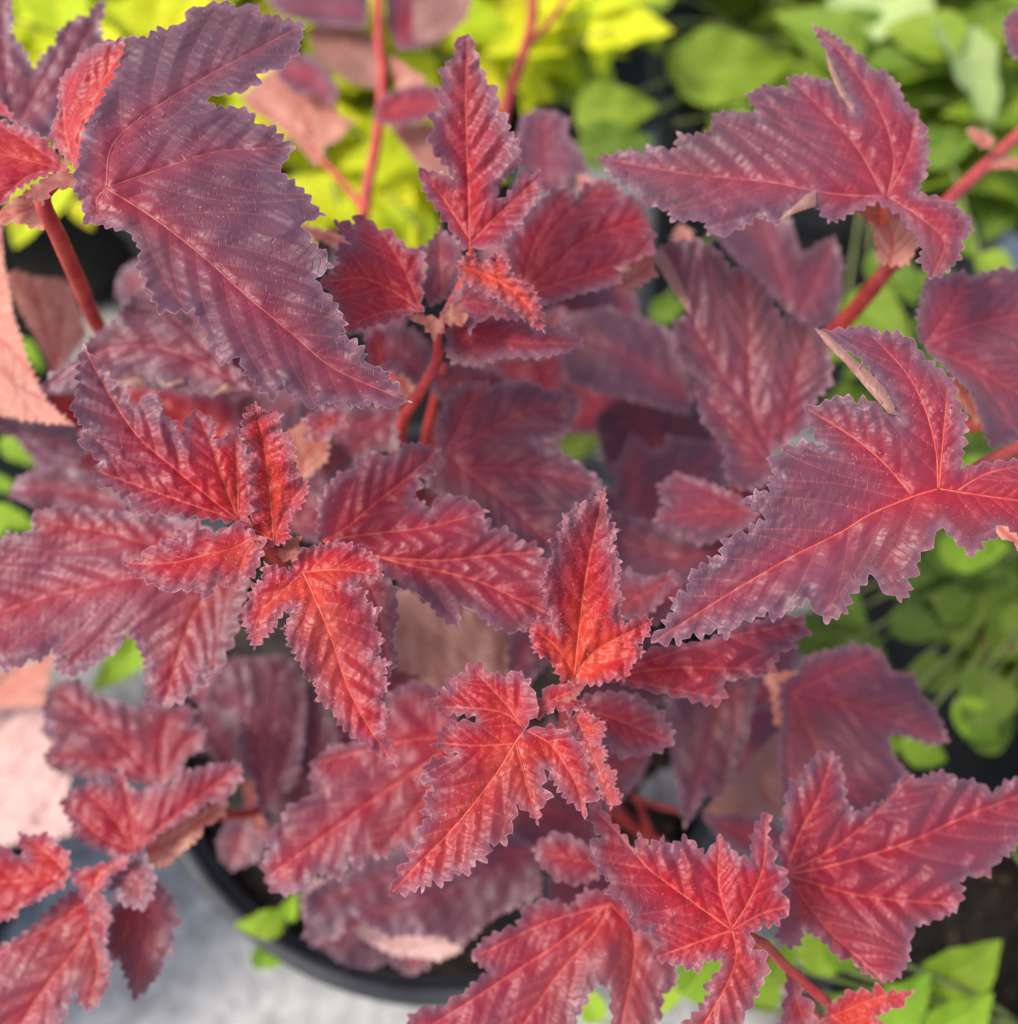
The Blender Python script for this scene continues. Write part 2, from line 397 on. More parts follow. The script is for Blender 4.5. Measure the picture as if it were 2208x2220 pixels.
        W2 = to3(q, height(q, qa, np.full(len(q), 2.0), np.where(inside(q, poly), pd, 0), qb)*.9+.9+1.5*fd/(fd+1.2))
        T3 = np.vstack([T3, f3+len(W)]); W = np.vstack([W, W2])
        z = np.full(len(q), 3.0); vd = np.r_[vd, z]; s2 = np.r_[s2, z]; vu = np.r_[vu, q[:, 0]]; ed = np.r_[ed, fd+.3]; bdist = np.r_[bdist, qb]; ages = np.r_[ages, z*0+.02]
    ob = link(name, W, T3, M[mat], parent, loc=world(P0), attrs=dict(vd=vd, sd=s2, vu=vu, ed=ed, bd=bdist, age=ages))
    if label: ob['label'] = label
    if rib:                                            # the raised ribs as a tube half sunk in the sheet
        V = []; Fc = []
        for i, q in enumerate(ribs):
            q = q[inside(q, poly)]
            if len(q) < 4: continue
            q = resample(q, 1.2)[0]
            dd = NR.q(q)[0]; e_ = NE.q(q)[0]; s_ = NV.q(q)[0] if veins else np.full(len(q), 3.0)
            w3 = to3(q, height(q, dd, s_, e_, np.hypot(q[:, 0], q[:, 1]))+.02)
            L = len(q); rr = np.interp(np.arange(L)/L, [0, 1], [.27 if i == 0 else .19, .05])/1000*min(1, .35+size/80)
            v, f = tube_geo(w3, rr, 6); f = [[x+len(V) for x in g] for g in f]; V += v; Fc += f
        if V: link('midrib', V, Fc, M['rib_old' if age < .3 else 'rib'], ob, loc=V[0])
    if hair:                                           # short hairs of a young leaf
        r = np.random.default_rng(seed); ii = r.integers(0, n0, hair)
        w_ = r.random(n0)[ii]; ii = ii[(w_ < np.exp(-ed[ii]/2.5)*.8+.35)]
        nrm = RC @ n; V = []; Fc = []
        for i in ii:
            b0 = W[i]; dv = nrm*r.uniform(.3, 1.0)+r.normal(scale=.7, size=3); dv /= np.linalg.norm(dv); L = r.uniform(.35, .95)/1000
            sd_ = np.cross(dv, r.normal(size=3)); sd_ *= .035/1000/np.linalg.norm(sd_); j = len(V)
            V += [b0-sd_, b0+sd_, b0+dv*L]; Fc.append([j, j+1, j+2])
        if V: link('leaf_hair', V, Fc, M['hair'], ob, loc=V[0], smooth=False, kind='stuff')
    if pet is not None:                                # leaf stalk: (trace, depths, radius mm)
        tp = src(pet[0]); pts = [world(ray(q)[0]*z) for q, z in zip(tp, pet[1])]
        tube('petiole', pts, [pet[2]/1000*1.0, pet[2]/1000*.9, pet[2]/1000*1.15], M['petiole'], ob, 8, 6)
    return ob

def lobed(bx, by, ang, L, wd=.9, seed=0, c='O'):
    """outline and ribs of an ordinary three-lobed leaf: base, heading (degrees, 0 = up the picture), length"""
    r = np.random.default_rng(seed)
    half = [(0.03, 0), (.16, -.02), (.27, .06), (.38, .10), (.50, .24), (.58, .36), (.47, .42), (.36, .47), (.34, .55), (.36, .64), (.29, .74), (.22, .84), (.10, .93), (0, 1.0)]
    pts = [(x*wd*r.uniform(.88, 1.12), y*r.uniform(.95, 1.05)) for x, y in half] + [(-x*wd*r.uniform(.88, 1.12), y*r.uniform(.95, 1.05)) for x, y in half[-2::-1]]
    a = math.radians(ang); ca, sa = math.cos(a), math.sin(a)
    tf = lambda p: (bx+L*(p[0]*ca+p[1]*sa), by-L*(-p[0]*sa+p[1]*ca))
    fl = lambda ps: [c]+[q for p in ps for q in tf(p)]
    return fl(pts), [fl([(0, 0.02), (r.uniform(-.03, .03), .5), (0, .97)]), fl([(0, .03), (.26*wd, .2), (.55*wd, .36)]), fl([(0, .03), (-.26*wd, .2), (-.55*wd, .36)])]
# ---------------------------------------------------------------- ground, pots, soil
def concrete():
    m = NT('concrete'); ob = m.obj()
    vo = m.n('ShaderNodeTexVoronoi'); vo.inputs['Scale'].default_value = 120; m.l(ob, vo.inputs['Vector'])
    sep = m.n('ShaderNodeSeparateColor'); m.l(vo.outputs['Color'], sep.inputs[0])
    c = m.mix(m.ramp(sep.outputs[0], .2, .9), (.24, .235, .22), (.44, .425, .40))
    c = m.mix(m.ramp(m.noise(9, 4, ob), .35, .7, 0, .5), c, (.36, .35, .33))
    c = m.mix(m.ramp(m.noise(300, 2, ob), .55, .7, 0, .5), c, (.20, .20, .205))
    return m.done(m.bsdf(c, .85, m.bump(m.math('SUBTRACT', 1.0, vo.outputs['Distance']), .5, .002)))
def soil_mat():
    m = NT('potting_soil'); ob = m.obj()
    c = m.mix(m.ramp(m.noise(130, 5, ob, .7), .35, .7), (.012, .009, .008), (.055, .038, .028))
    c = m.mix(m.ramp(m.noise(420, 2, ob), .66, .72), c, (.16, .12, .09))
    c = m.mix(m.ramp(m.noise(26, 2, ob), .58, .70, 0, .6), c, (.045, .060, .012))
    return m.done(m.bsdf(c, .95, m.bump(m.noise(220, 6, ob, .7), .9, .003)))
M['concrete'] = concrete(); M['soil'] = soil_mat()
M['pot'] = solid('black_plastic', (.012, .013, .016), (.030, .031, .034), 60, .62, .15, .0006, .5)
M['slate'] = solid('grey_plastic', (.045, .055, .055), (.065, .075, .075), 60, .5, .15, .0006, .4)
M['chip'] = solid('bark_chip', (.055, .03, .018), (.17, .10, .06), 120, .9)
link('ground', [(-20, -20, 0), (20, -20, 0), (20, 20, 0), (-20, 20, 0)], [[0, 1, 2, 3]], M['concrete'], None, loc=(0, 0, 0), smooth=False, kind='structure')

def lathe(prof, cx, cy, k=96):
    V = [(cx+r*math.cos(2*math.pi*j/k), cy+r*math.sin(2*math.pi*j/k), z) for r, z in prof for j in range(k)]
    Fc = [[i*k+j, i*k+(j+1) % k, (i+1)*k+(j+1) % k, (i+1)*k+j] for i in range(len(prof)-1) for j in range(k)]
    return V, Fc
def pot(cx, cy, r, h, label, soil_label, mat='pot', group=None):
    e = empty('plant_pot', (cx, cy, 0), label, 'pot', group)
    rb = r*.80
    V, Fc = lathe([(0.001, .004), (rb-.006, .004), (rb-.002, 0.0), (rb, .004), (rb+(r-.006-rb)*.5, h*.5), (r-.0075, h-.024), (r-.0075, h-.012), (r-.0105, h-.012), (r-.0105, h-.024), (rb+(r-.009-rb)*.5, h*.5), (rb-.004, .008), (.001, .008)], cx, cy)
    link('pot_wall', V, Fc, M[mat], e, loc=(cx, cy, 0))
    V, Fc = lathe([(r-.0112, h-.0115), (r-.0072, h-.010), (r-.0070, h-.002), (r-.0060, h), (r-.0020, h), (r-.0008, h-.002), (r-.0008, h-.016), (r-.0020, h-.018), (r-.0068, h-.017)], cx, cy)
    link('pot_rim', V, Fc, M[mat], e, loc=(cx, cy, 0))
    zs = h-.026; R_ = r-.0125; V = []; Fc = []; nr, k = 26, 90
    for i in range(nr+1):
        for j in range(k):
            rr = R_*i/nr; t = 2*math.pi*j/k; x, y = cx+rr*math.cos(t), cy+rr*math.sin(t)
            V.append((x, y, zs+(.0022*math.sin(x*190+cy*9)*math.cos(y*170)+.0012*rng.normal()*(i < nr)+.003*math.sin(x*47+y*61)-.004*(i/nr)**8)))
    for i in range(nr):
        for j in range(k): Fc.append([i*k+j, (i+1)*k+j, (i+1)*k+(j+1) % k, i*k+(j+1) % k])
    so_ = link('potting_soil', V, Fc, M['soil'], None, loc=(cx, cy, zs-.006), kind='stuff'); tag(so_, soil_label, 'soil')
    V = []; Fc = []                                    # bark crumbs on the soil
    for _ in range(420):
        a = rng.uniform(0, 6.283); rr = R_*.97*math.sqrt(rng.uniform()); c = np.array([cx+rr*math.cos(a), cy+rr*math.sin(a), zs+.001]); s = rng.uniform(.0012, .0045)
        B = np.linalg.qr(rng.normal(size=(3, 3)))[0]*np.array([s, s*.5, s*.35]); j = len(V)
        for q in ((1, 0, 0), (-1, 0, 0), (0, 1, 0), (0, -1, 0), (0, 0, 1), (0, 0, -1)): V.append(c+B @ np.array(q)*rng.uniform(.7, 1.3))
        for f in ((0, 2, 4), (2, 1, 4), (1, 3, 4), (3, 0, 4), (2, 0, 5), (1, 2, 5), (3, 1, 5), (0, 3, 5)): Fc.append([j+x for x in f])
    link('bark_crumbs', V, Fc, M['chip'], so_, loc=(cx, cy, zs), smooth=False, kind='stuff')
    return e
pot(-.025, .171, .1285, .24, 'black plastic nursery pot holding the red ninebark shrub', 'dark crumbly soil under the red ninebark shrub')
pot(-.120, .530, .135, .24, 'black plastic pot under the golden yellow leaved shrub', 'dark soil in the pot of the golden yellow shrub')
pot(-.395, .390, .130, .26, 'slate grey plastic pot standing beside the golden yellow shrub', 'dark soil in the slate grey pot', 'slate')
pot(.215, .560, .130, .24, 'black plastic pot under the mid green shrub with pale leaf undersides', 'dark soil in the pot of the mid green shrub')
pot(.290, .262, .120, .22, 'black plastic pot under the deep green shrub with brown dried flowers', 'dark soil in the pot of the deep green shrub')
pot(.232, .018, .115, .20, 'black plastic pot under the fresh lime green leafy plant', 'dark soil in the pot of the fresh lime green plant')
pot(-.375, .130, .110, .20, 'black plastic pot under the low plant with long light green leaves', 'dark soil in the pot of the low light green plant')
pot(.06, .86, .130, .24, 'black plastic pot under the added dark maroon plant far behind', 'dark soil in the pot of the added dark maroon plant')
pot(-.37, .66, .120, .24, 'black plastic pot standing behind the slate grey pot', 'dark soil in the pot behind the slate grey pot')
# ---------------------------------------------------------------- the red shrub
SOIL = 0.214
shrub = empty('ninebark_shrub', (-.025, .171, SOIL), 'red and purple ninebark shrub with toothed leaves growing in a black pot', 'shrub')
S = shrub
sharp = dict(px=5.0, rib=True)
# --- upper left whorl
leaf(S, ['A', 430,1080, 420,980, 438,930, 450,850, 480,700, 560,580, 650,430, 690,300, 700,230, 760,206, 830,205, 900,150, 940,160, 1000,130, 1040,110, 1060,70, 1110,40, 1150,30, 1200,15, 1280,10, 1330,40, 1390,30, 1450,35, 1480,90, 1560,85, 1600,110, 1690,120, 1715,150, 1690,240, 1680,310, 1640,325, 1600,380, 1520,400, 1450,420, 1460,470, 1350,520, 1200,540, 1170,570, 1220,600, 1300,600, 1370,605, 1430,640, 1440,690, 1540,710, 1600,790, 1660,830, 1600,920, 1590,970, 1670,1040, 1750,1100, 1760,1140, 1830,1210, 1730,1250, 1700,1275, 1760,1360, 1820,1410, 1870,1500, 1780,1570, 1830,1640, 1900,1720,
         'E', 390,5, 360,70, 440,100, 510,180, 500,205, 555,240, 635,275, 615,320, 680,340, 690,390, 760,445, 640,470, 560,475, 540,450, 480,475, 390,465, 340,465, 280,450, 260,480, 190,465, 130,430, 100,430, 60,380, 40,330,
         'D', 1560,420, 1540,440, 1470,380, 1430,330, 1380,290, 1350,200, 1310,210, 1250,230, 1210,140, 1180,90, 1130,0, 'A', 1090,1740, 990,1750, 900,1755, 860,1680, 820,1570, 770,1510, 790,1410, 740,1330, 690,1300, 580,1270, 480,1255, 465,1180, 460,1130],
     [['A', 600,1060, 850,1215, 1130,1430, 1420,1690, 1650,1880, 'E', 330,260, 740,440], ['A', 600,1060, 630,830, 800,660, 1080,480, 1330,340, 1690,150], ['A', 600,1060, 1000,920, 1250,850, 1640,830], ['A', 600,1065, 545,1120, 550,1200, 500,1250]],
     d=.236, n=(.10, .28, .95), age=.12, grad=(-.24,-.28), fold=.06, droop=.25, pleat=.9, wave=1.0, px=5.0, rib=True, sec=.95)
leaf(S, ['A', 430,950, 380,900, 310,830, 280,760, 300,680, 330,620, 325,540, 340,440, 400,380, 440,310, 540,260, 600,230, 680,215, 750,205, 830,230, 760,400, 700,600, 560,800, 480,900],
     [['A', 420,940, 460,750, 510,620, 600,420, 730,225], ['A', 420,940, 370,750, 350,480]], d=.252, n=(-.35, .2, .9), age=.75, pleat=1.1, fold=.15)
leaf(S, ['A', 400,965, 330,880, 250,790, 150,720, 60,700, -100,640, -250,760, -200,950, -60,1150, 0,1150, 40,1130, 100,1060, 180,1020, 280,975],
     [['A', 390,962, 150,900, -180,830], ['A', 390,962, 200,830, -20,690], ['A', 390,965, 180,980, 10,1120]], d=.256, n=(.1, .35, .93), age=.75, pleat=.9)
leaf(S, ['A', 80,720, 30,640, 0,560, -150,300, -100,0, 30,-60, 60,20, 75,100, 60,180, 120,260, 180,370, 205,380, 240,310, 310,250, 320,180, 380,130, 440,95, 500,90, 550,20, 600,-10, 580,80, 560,130, 575,180, 580,240, 470,400, 400,560, 330,700, 290,790, 200,770, 130,740],
     [['A', 90,710, 30,400, 20,0], ['A', 95,700, 250,450, 420,110], ['A', 95,700, 330,480, 560,60]], d=.29, n=(.1, .1, 1), age=.0, px=8)
leaf(S, ['A', 0,560, 60,640, 90,700, 40,660, -40,600, -100,480], [['A', 90,700, 20,600, -80,500]], d=.275, n=(0, .3, .9), age=.85, px=8)
leaf(S, ['A', -10,1190, 60,1140, 150,1070, 200,1130, 250,1180, 240,1290, 150,1270, 60,1250, -40,1270, -120,1250], [['A', 240,1150, 120,1190, -60,1230]], d=.262, n=(0, .5, .8), age=.55, px=8, flip=True)
leaf(S, ['A', 110,1110, 180,1050, 280,985, 380,955, 460,1030, 440,1065, 390,1060, 330,1060, 280,1090, 240,1150, 190,1110], [['A', 420,1020, 300,1030, 150,1095]], d=.240, n=(.1, .5, .8), age=.1, px=6, flip=True, name='stipule', mat='stipule', pleat=.2)
tube('branch', [at(330/2.98, 1000/2.98, .252), at(80, 375, .250), at(110, 445, .262), at(148, 530, .285), at(200, 640, .33), at(330, 820, .40), np.array([-.075, .190, SOIL+.03]), np.array([-.055, .185, SOIL-.02])],
     [.0016, .0019, .0020, .0021, .0022, .0025, .003, .0034], M['stem'], S, 12, 8, .02)
# --- left side: undersides and dusky blurred leaves
leaf(S, ['O', 10,520, 30,510, 60,520, 120,528, 135,540, 150,590, 165,630, 120,690, 100,705, 70,640, 40,590], [['O', 105,700, 80,600, 60,525], ['O', 105,700, 115,610, 125,535]], d=.36, n=(.1, .2, .95), age=.3, flip=True, px=9)
leaf(S, ['O', -150,350, 0,420, 8,500, 25,590, 50,680, 85,755, 140,803, 60,795, 0,785, -150,770], [['O', -140,600, 0,640, 130,798], ['O', -140,580, -20,500, 5,440]], d=.33, n=(-.3, .3, .9), age=.3, flip=True, px=8, mat='leaf')
leaf(S, ['O', -120,800, 0,786, 60,795, 140,803, 165,850, 150,872, 100,862, 50,830, 0,815], [['O', -110,810, 30,812, 155,860]], d=.325, n=(0, -.2, .95), age=0, px=8)
leaf(S, ['O', 20,920, 35,900, 80,880, 150,890, 230,930, 260,960, 190,990, 120,975, 60,955, 20,940], [['O', 250,960, 130,925, 25,925]], d=.335, n=(.1, .3, .9), age=.12, px=9)
leaf(S, ['O', 130,850, 170,820, 250,850, 260,930, 200,940, 160,900], [['O', 250,930, 200,880, 140,850]], d=.35, n=(0, .3, .9), age=.35, px=9)
leaf(S, ['O', 75,735, 95,705, 140,680, 160,650, 220,600, 250,560, 270,540, 330,560, 390,640, 450,700, 470,735, 440,735, 400,748, 350,735, 250,718, 220,715, 150,690, 155,720, 110,738], [['O', 455,725, 320,660, 200,660, 90,728], ['O', 455,725, 350,620, 275,550]],
     d=.295, n=(0, .1, 1), age=.10, px=7, flaps=[['D', 640,330, 780,300, 830,330, 820,355, 700,350], ['D', 900,350, 1030,310, 1045,340, 960,365], ['D', 1190,410, 1270,335, 1350,380, 1250,400]])
leaf(S, ['D', 640,340, 900,370, 1050,380, 1290,400, 1350,560, 1250,700, 1100,700, 900,600, 750,480], [['D', 1280,650, 1000,500, 680,360]], d=.315, n=(0, .3, .9), age=.70, px=8)
leaf(S, ['D', 250,400, 420,400, 500,560, 440,620, 330,520], [['D', 460,600, 300,430]], d=.33, n=(0, .3, .9), age=.9, px=9)
leaf(S, ['D', 1270,420, 1420,400, 1500,560, 1450,640, 1290,580], [['D', 1400,620, 1300,440]], d=.325, n=(0, .3, .9), age=.1, px=9)
leaf(S, ['D', 1600,640, 1700,560, 1850,650, 1840,780, 1750,860, 1690,900, 1640,800], [['D', 1690,880, 1720,740, 1820,650]], d=.30, n=(.1, .3, .9), age=.9, px=8, flip=True)
leaf(S, lobed(560, 1010, 12, 300, .8, 3)[0], lobed(560, 1010, 12, 300, .8, 3)[1], d=.34, age=.12, px=10)
leaf(S, ['D', 1700,540, 1800,500, 1930,480, 1950,570, 1870,620, 1850,660, 1730,660, 1715,620, 1750,590], [['D', 1940,500, 1830,580, 1730,640]], d=.285, n=(0, .1, .99), age=.45, px=8)
# --- left whorl
leaf(S, ['D', 1345,1115, 1200,1110, 1020,1078, 900,1068, 720,1062, 700,1040, 760,1010, 640,950, 620,930, 560,920, 525,830, 560,780, 480,700, 450,660, 500,600, 440,570, 430,540, 400,480, 420,420, 440,330, 440,250, 450,180, 470,120, 500,160, 540,200, 570,250, 560,290, 610,280, 640,370, 700,350, 730,440, 760,480, 800,430, 850,410, 900,440, 930,520, 990,560, 1005,640, 1030,650, 1040,570, 1080,520, 1110,495, 1180,530, 1220,580, 1200,650, 1260,640, 1340,600, 1380,700, 1420,860, 1430,1000, 1390,1110],
     [['D', 1345,1112, 1185,985, 950,790, 780,640, 630,420, 470,130], ['D', 1345,1112, 1250,860, 1190,680, 1110,505], ['D', 1345,1112, 1100,1030, 900,960, 540,830], ['D', 1345,1112, 1340,850, 1330,640]],
     d=.250, n=(.18, .25, .95), age=.46, grad=(.25,-.15), fold=.16, pleat=2.4, px=5, rib=True, sec=1.0)
leaf(S, ['D', 1350,1120, 1200,1180, 1130,1160, 1110,1110, 1060,1240, 1045,1180, 990,1175, 970,1220, 910,1220, 920,1270, 850,1270, 800,1300, 790,1330, 700,1350, 740,1400, 800,1440, 830,1465, 900,1490, 960,1510, 1060,1510, 1100,1490, 1140,1545, 1200,1510, 1220,1450, 1310,1480, 1330,1505, 1360,1440, 1430,1430, 1480,1300, 1490,1220],
     [['D', 1450,1200, 1300,1275, 1140,1310, 980,1350, 710,1355], ['D', 1450,1210, 1380,1320, 1330,1490]], d=.243, n=(.05, .38, .92), age=.70, fold=.05, droop=.3, px=5, rib=True, hair=1500)
leaf(S, ['D', 1600,1240, 1500,1260, 1400,1190, 1360,1120, 1420,1130, 1440,1050, 1410,950, 1400,850, 1420,780, 1400,680, 1360,640, 1370,570, 1400,480, 1440,450, 1470,500, 1520,500, 1590,520, 1560,600, 1640,640, 1650,740, 1680,830, 1670,870, 1730,890, 1730,950, 1690,1040, 1640,1060, 1620,1130, 1630,1200],
     [['D', 1545,1235, 1530,1050, 1510,850, 1480,650, 1440,460], ['D', 1545,1225, 1620,1050, 1710,920], ['D', 1530,1230, 1450,1170, 1380,1135]], d=.244, n=(0, -.15, .98), age=.86, fold=.55, px=4.2, rib=True, hair=4000, teeth=(1.9, .95), ruf=2.0, wave=1.6, pleat=1.6)
leaf(S, ['E', 240,1220, 230,1120, 230,1050, 240,990, 290,920, 330,870, 350,840, 440,820, 460,770, 560,730, 600,740, 660,740, 720,680, 800,680, 920,712, 850,800, 885,850, 800,870, 820,920, 790,950, 770,990, 830,1010, 860,1060, 900,1000, 970,970, 1050,985, 1110,1010, 1190,1060, 1130,1090, 1200,1110, 1190,1170, 1290,1150, 1350,1200, 1340,1240, 1450,1240, 1500,1290, 1480,1320, 1550,1330, 1600,1450, 1560,1500, 1590,1600, 1560,1720, 1450,1690, 1400,1735, 1310,1740, 1240,1720, 1190,1670, 1110,1610, 1040,1590, 1030,1640, 1020,1715, 960,1690, 900,1640, 860,1580, 790,1530, 720,1490, 600,1400, 480,1330, 330,1260],
     [['E', 260,1230, 580,1320, 770,1370, 1120,1450, 1540,1640], ['E', 260,1225, 360,1180, 600,980, 740,870, 915,715], ['E', 260,1228, 520,1190, 850,1150, 1185,1062], ['E', 560,1318, 900,1340, 1200,1310, 1490,1290]],
     d=.262, n=(.05, .28, .95), age=.42, fold=.12, pleat=1.8, px=5.5, rib=True, flaps=[['E', 725,1490, 790,1530, 860,1590, 900,1640, 850,1570, 780,1510], ['E', 1035,1595, 1090,1605, 1150,1640, 1110,1625, 1050,1605]])
leaf(S, ['O', 545,1078, 500,1062, 495,1095, 478,1103, 470,1130, 453,1165, 465,1185, 480,1225, 497,1205, 520,1180, 535,1155, 552,1150, 535,1185, 545,1215, 560,1235, 575,1275, 592,1285, 600,1320, 625,1340, 640,1365, 665,1390, 690,1405, 715,1425, 747,1443, 738,1400, 720,1380, 737,1345, 718,1320, 735,1290, 722,1275, 735,1250, 708,1240, 724,1209, 708,1179, 718,1149, 690,1139, 692,1118, 660,1105, 680,1095, 724,1085, 712,1051, 676,1031, 636,1022, 606,1028, 572,1035, 560,1055],
     [['O', 572,1078, 592,1122, 625,1200, 655,1290, 690,1360, 743,1440], ['O', 572,1080, 530,1120, 490,1160, 476,1218], ['O', 574,1080, 640,1075, 720,1085]],
     d=.238, n=(0, .40, .92), age=.80, fold=.08, droop=.35, pleat=1.6, px=4.2, rib=True, hair=3500, teeth=(2.0, .95), ruf=1.7)
tube('branch', [at(545, 1040, .250), at(560, 1060, .258), at(600, 1150, .30), at(690, 1230, .37), np.array([-.04, .165, SOIL+.02]), np.array([-.038, .168, SOIL-.02])], [.0009, .0012, .0015, .002, .0028, .003], M['stem'], S, 10, 8, .03)
leaf(S, ['D', 1600,1250, 1640,1220, 1690,1210, 1680,1290, 1660,1340, 1590,1330, 1560,1290], [['D', 1620,1330, 1660,1230]], d=.246, n=(0, 0, 1), age=.3, px=5, flip=True, name='stipule', mat='stipule', hair=300)
# --- the young upright leaf and its whorl
leaf(S, ['O', 1143,920, 1145,950, 1150,985, 1167,1000, 1157,1025, 1172,1060, 1165,1100, 1177,1130, 1167,1160, 1180,1180, 1200,1165, 1232,1168, 1225,1200, 1200,1215, 1217,1230, 1195,1255, 1180,1285, 1160,1280, 1130,1292, 1100,1292, 1075,1290, 1060,1280, 1050,1260, 1028,1240, 1010,1230, 1005,1210, 998,1180, 1015,1165, 1040,1180, 1052,1200, 1035,1150, 1023,1120, 1030,1080, 1045,1050, 1038,1020, 1060,1000, 1063,970, 1080,975, 1088,950, 1115,945],
     [['O', 1085,1278, 1095,1180, 1105,1100, 1120,1020, 1142,925], ['O', 1088,1270, 1130,1225, 1225,1175], ['O', 1083,1268, 1050,1220, 1005,1185]],
     d=.248, n=(0, -.12, .99), age=.80, fold=.42, pleat=1.6, px=4.2, rib=True, hair=3500, grad=(.0,-.38), teeth=(1.9, .95), ruf=1.9)
leaf(S, ['H', 925,590, 960,530, 970,480, 960,430, 940,370, 890,335, 860,330, 830,350, 800,330, 740,330, 720,295, 660,300, 650,340, 590,350, 560,380, 570,410, 520,410, 515,440, 490,460, 480,490, 530,510, 600,517, 690,532, 690,558, 580,553, 570,580, 515,600, 520,640, 495,660, 560,690, 612,700, 580,718, 500,720, 450,770, 470,790, 425,820, 490,850, 500,870, 455,900, 470,930, 450,960, 490,990, 430,1040, 440,1080, 410,1130, 380,1140, 390,1190, 345,1220, 340,1260, 320,1290, 310,1340, 370,1340, 440,1310, 450,1330, 500,1280, 540,1300, 600,1250, 660,1250, 700,1190, 740,1190, 760,1110, 830,1110, 850,1060, 880,980, 885,930, 940,970, 980,1020, 990,960, 1040,900, 1000,850, 1010,775, 1030,790, 1060,840, 1090,880, 1120,930, 1140,930, 1190,990, 1200,930, 1250,890, 1220,760, 1190,660, 1110,600, 1040,575, 960,585],
     [['H', 925,592, 880,650, 805,775, 690,930, 560,1080, 440,1200, 315,1335], ['H', 925,592, 835,520, 700,495, 485,488], ['H', 925,592, 1040,660, 1110,760, 1160,850, 1192,980], ['H', 880,655, 920,800, 976,1010], ['H', 905,572, 830,470, 700,330], ['H', 880,655, 700,665, 500,650]],
     d=.240, n=(0, .33, .94), age=.72, fold=.08, droop=.2, pleat=1.5, px=4.5, rib=True, hair=1800, base=['H', 925, 590])
leaf(S, ['H', 1130,540, 1180,510, 1230,530, 1280,560, 1280,620, 1250,650, 1290,690, 1280,740, 1330,790, 1330,850, 1360,890, 1350,920, 1312,955, 1290,910, 1260,880, 1240,810, 1210,780, 1200,710, 1180,640, 1150,590, 1105,590],
     [['H', 1160,545, 1210,650, 1260,780, 1312,945]], d=.236, n=(-.3, .3, .9), age=.95, fold=.35, px=4.2, hair=2500, teeth=(1.7, .9), ruf=2.4, wave=1.6, pleat=1.8, rib=True)
leaf(S, ['I', 60,330, 130,270, 250,220, 500,180, 700,100, 920,70, 960,160, 880,190, 900,220, 820,240, 800,290, 790,330, 720,350, 580,370, 570,400, 580,440, 530,480, 480,470, 400,450, 300,430, 150,400, 50,370],
     [['I', 50,350, 240,275, 520,185, 930,100], ['I', 50,352, 350,310, 790,320], ['I', 50,355, 300,400, 560,455]], d=.262, n=(.05, .35, .93), age=.48, fold=.12, pleat=3.0, px=5.5, sec=.7, grad=(-.2,0))
leaf(S, ['H', 1130,480, 1200,440, 1300,420, 1430,430, 1490,480, 1550,510, 1560,560, 1600,600, 1590,660, 1540,690, 1440,710, 1360,720, 1290,660, 1200,560], [['H', 1140,485, 1300,530, 1420,580, 1585,655]], d=.275, n=(0, .3, .95), age=.36, px=6)
leaf(S, ['H', 960,500, 1010,420, 1060,400, 1120,380, 1190,390, 1150,450, 1190,480, 1120,520, 1060,490, 990,540], [['H', 970,520, 1060,450, 1180,400]], d=.243, n=(0, .2, .97), age=.7, px=5, orange=.25, hair=700)
leaf(S, ['H', 1090,460, 1130,440, 1165,395, 1180,400, 1150,450, 1110,470], [['H', 1095,465, 1175,400]], d=.240, n=(0, .1, 1), age=.2, px=4, name='stipule', mat='stipule')
tube('branch', [at(1063, 1292, .247), at(1065, 1330, .252), at(1060, 1400, .29), at(1020, 1440, .37), np.array([-.005, .160, SOIL+.02]), np.array([-.005, .162, SOIL-.02])], [.0010, .0013, .0016, .002, .0026, .003], M['stem'], S, 10, 8, .03)
# --- big leaf on the right
leaf(S, ['F', 245,1890, 260,1850, 300,1820, 290,1790, 340,1750, 330,1690, 400,1660, 415,1590, 430,1560, 500,1530, 500,1500, 560,1490, 570,1420, 640,1380, 680,1390, 700,1350, 760,1330, 730,1290, 670,1240, 720,1190, 780,1200, 780,1170, 800,1120, 775,1050, 830,1020, 860,990, 900,985, 930,960, 1000,980, 1045,992, 1000,960, 970,890, 945,810, 1000,800, 1040,780, 1090,760, 1140,760, 1180,790, 1210,765, 1270,800, 1310,830, 1380,870, 1340,790, 1290,700, 1200,590, 1080,510, 990,450, 1060,455, 1130,450, 1200,435, 1270,450, 1300,470, 1370,465, 1440,500, 1500,590, 1570,640, 1620,680, 1640,760, 1680,860, 1670,1000, 1665,1085, 1760,1070, 1900,1050, 2050,1080, 2130,1220, 2050,1380, 1922,1450, 1830,1370, 1820,1410, 1760,1430, 1760,1460, 1705,1490, 1650,1440, 1580,1370, 1550,1390, 1530,1450, 1480,1480, 1460,1530, 1460,1570, 1420,1600, 1435,1640, 1385,1700, 1310,1650, 1270,1610, 1240,1580, 1180,1660, 1150,1670, 1130,1750, 1040,1795, 990,1740, 950,1690, 920,1720, 860,1750, 800,1795, 770,1750, 700,1790, 660,1790, 580,1870, 540,1830, 460,1870, 430,1850, 360,1900, 340,1870, 310,1900],
     [['F', 1560,1185, 1430,1225, 1240,1305, 1110,1385, 880,1500, 640,1640, 480,1740, 250,1888], ['F', 1555,1180, 1545,1000, 1490,800, 1400,640, 1250,480], ['F', 1440,1220, 1300,1060, 1160,945, 960,820], ['F', 1560,1185, 1750,1215, 2080,1260], ['F', 1650,1190, 1780,1115, 1960,1075], ['F', 1560,1180, 1580,950, 1600,720]],
     d=.238, n=(-.05, .25, .97), age=.30, grad=(.22,-.16), fold=.08, droop=.15, pleat=.85, px=5, rib=True, flaps=[['F', 990,450, 1040,465, 1130,550, 1230,640, 1310,720, 1380,850, 1330,840, 1240,740, 1130,610, 1040,520]])
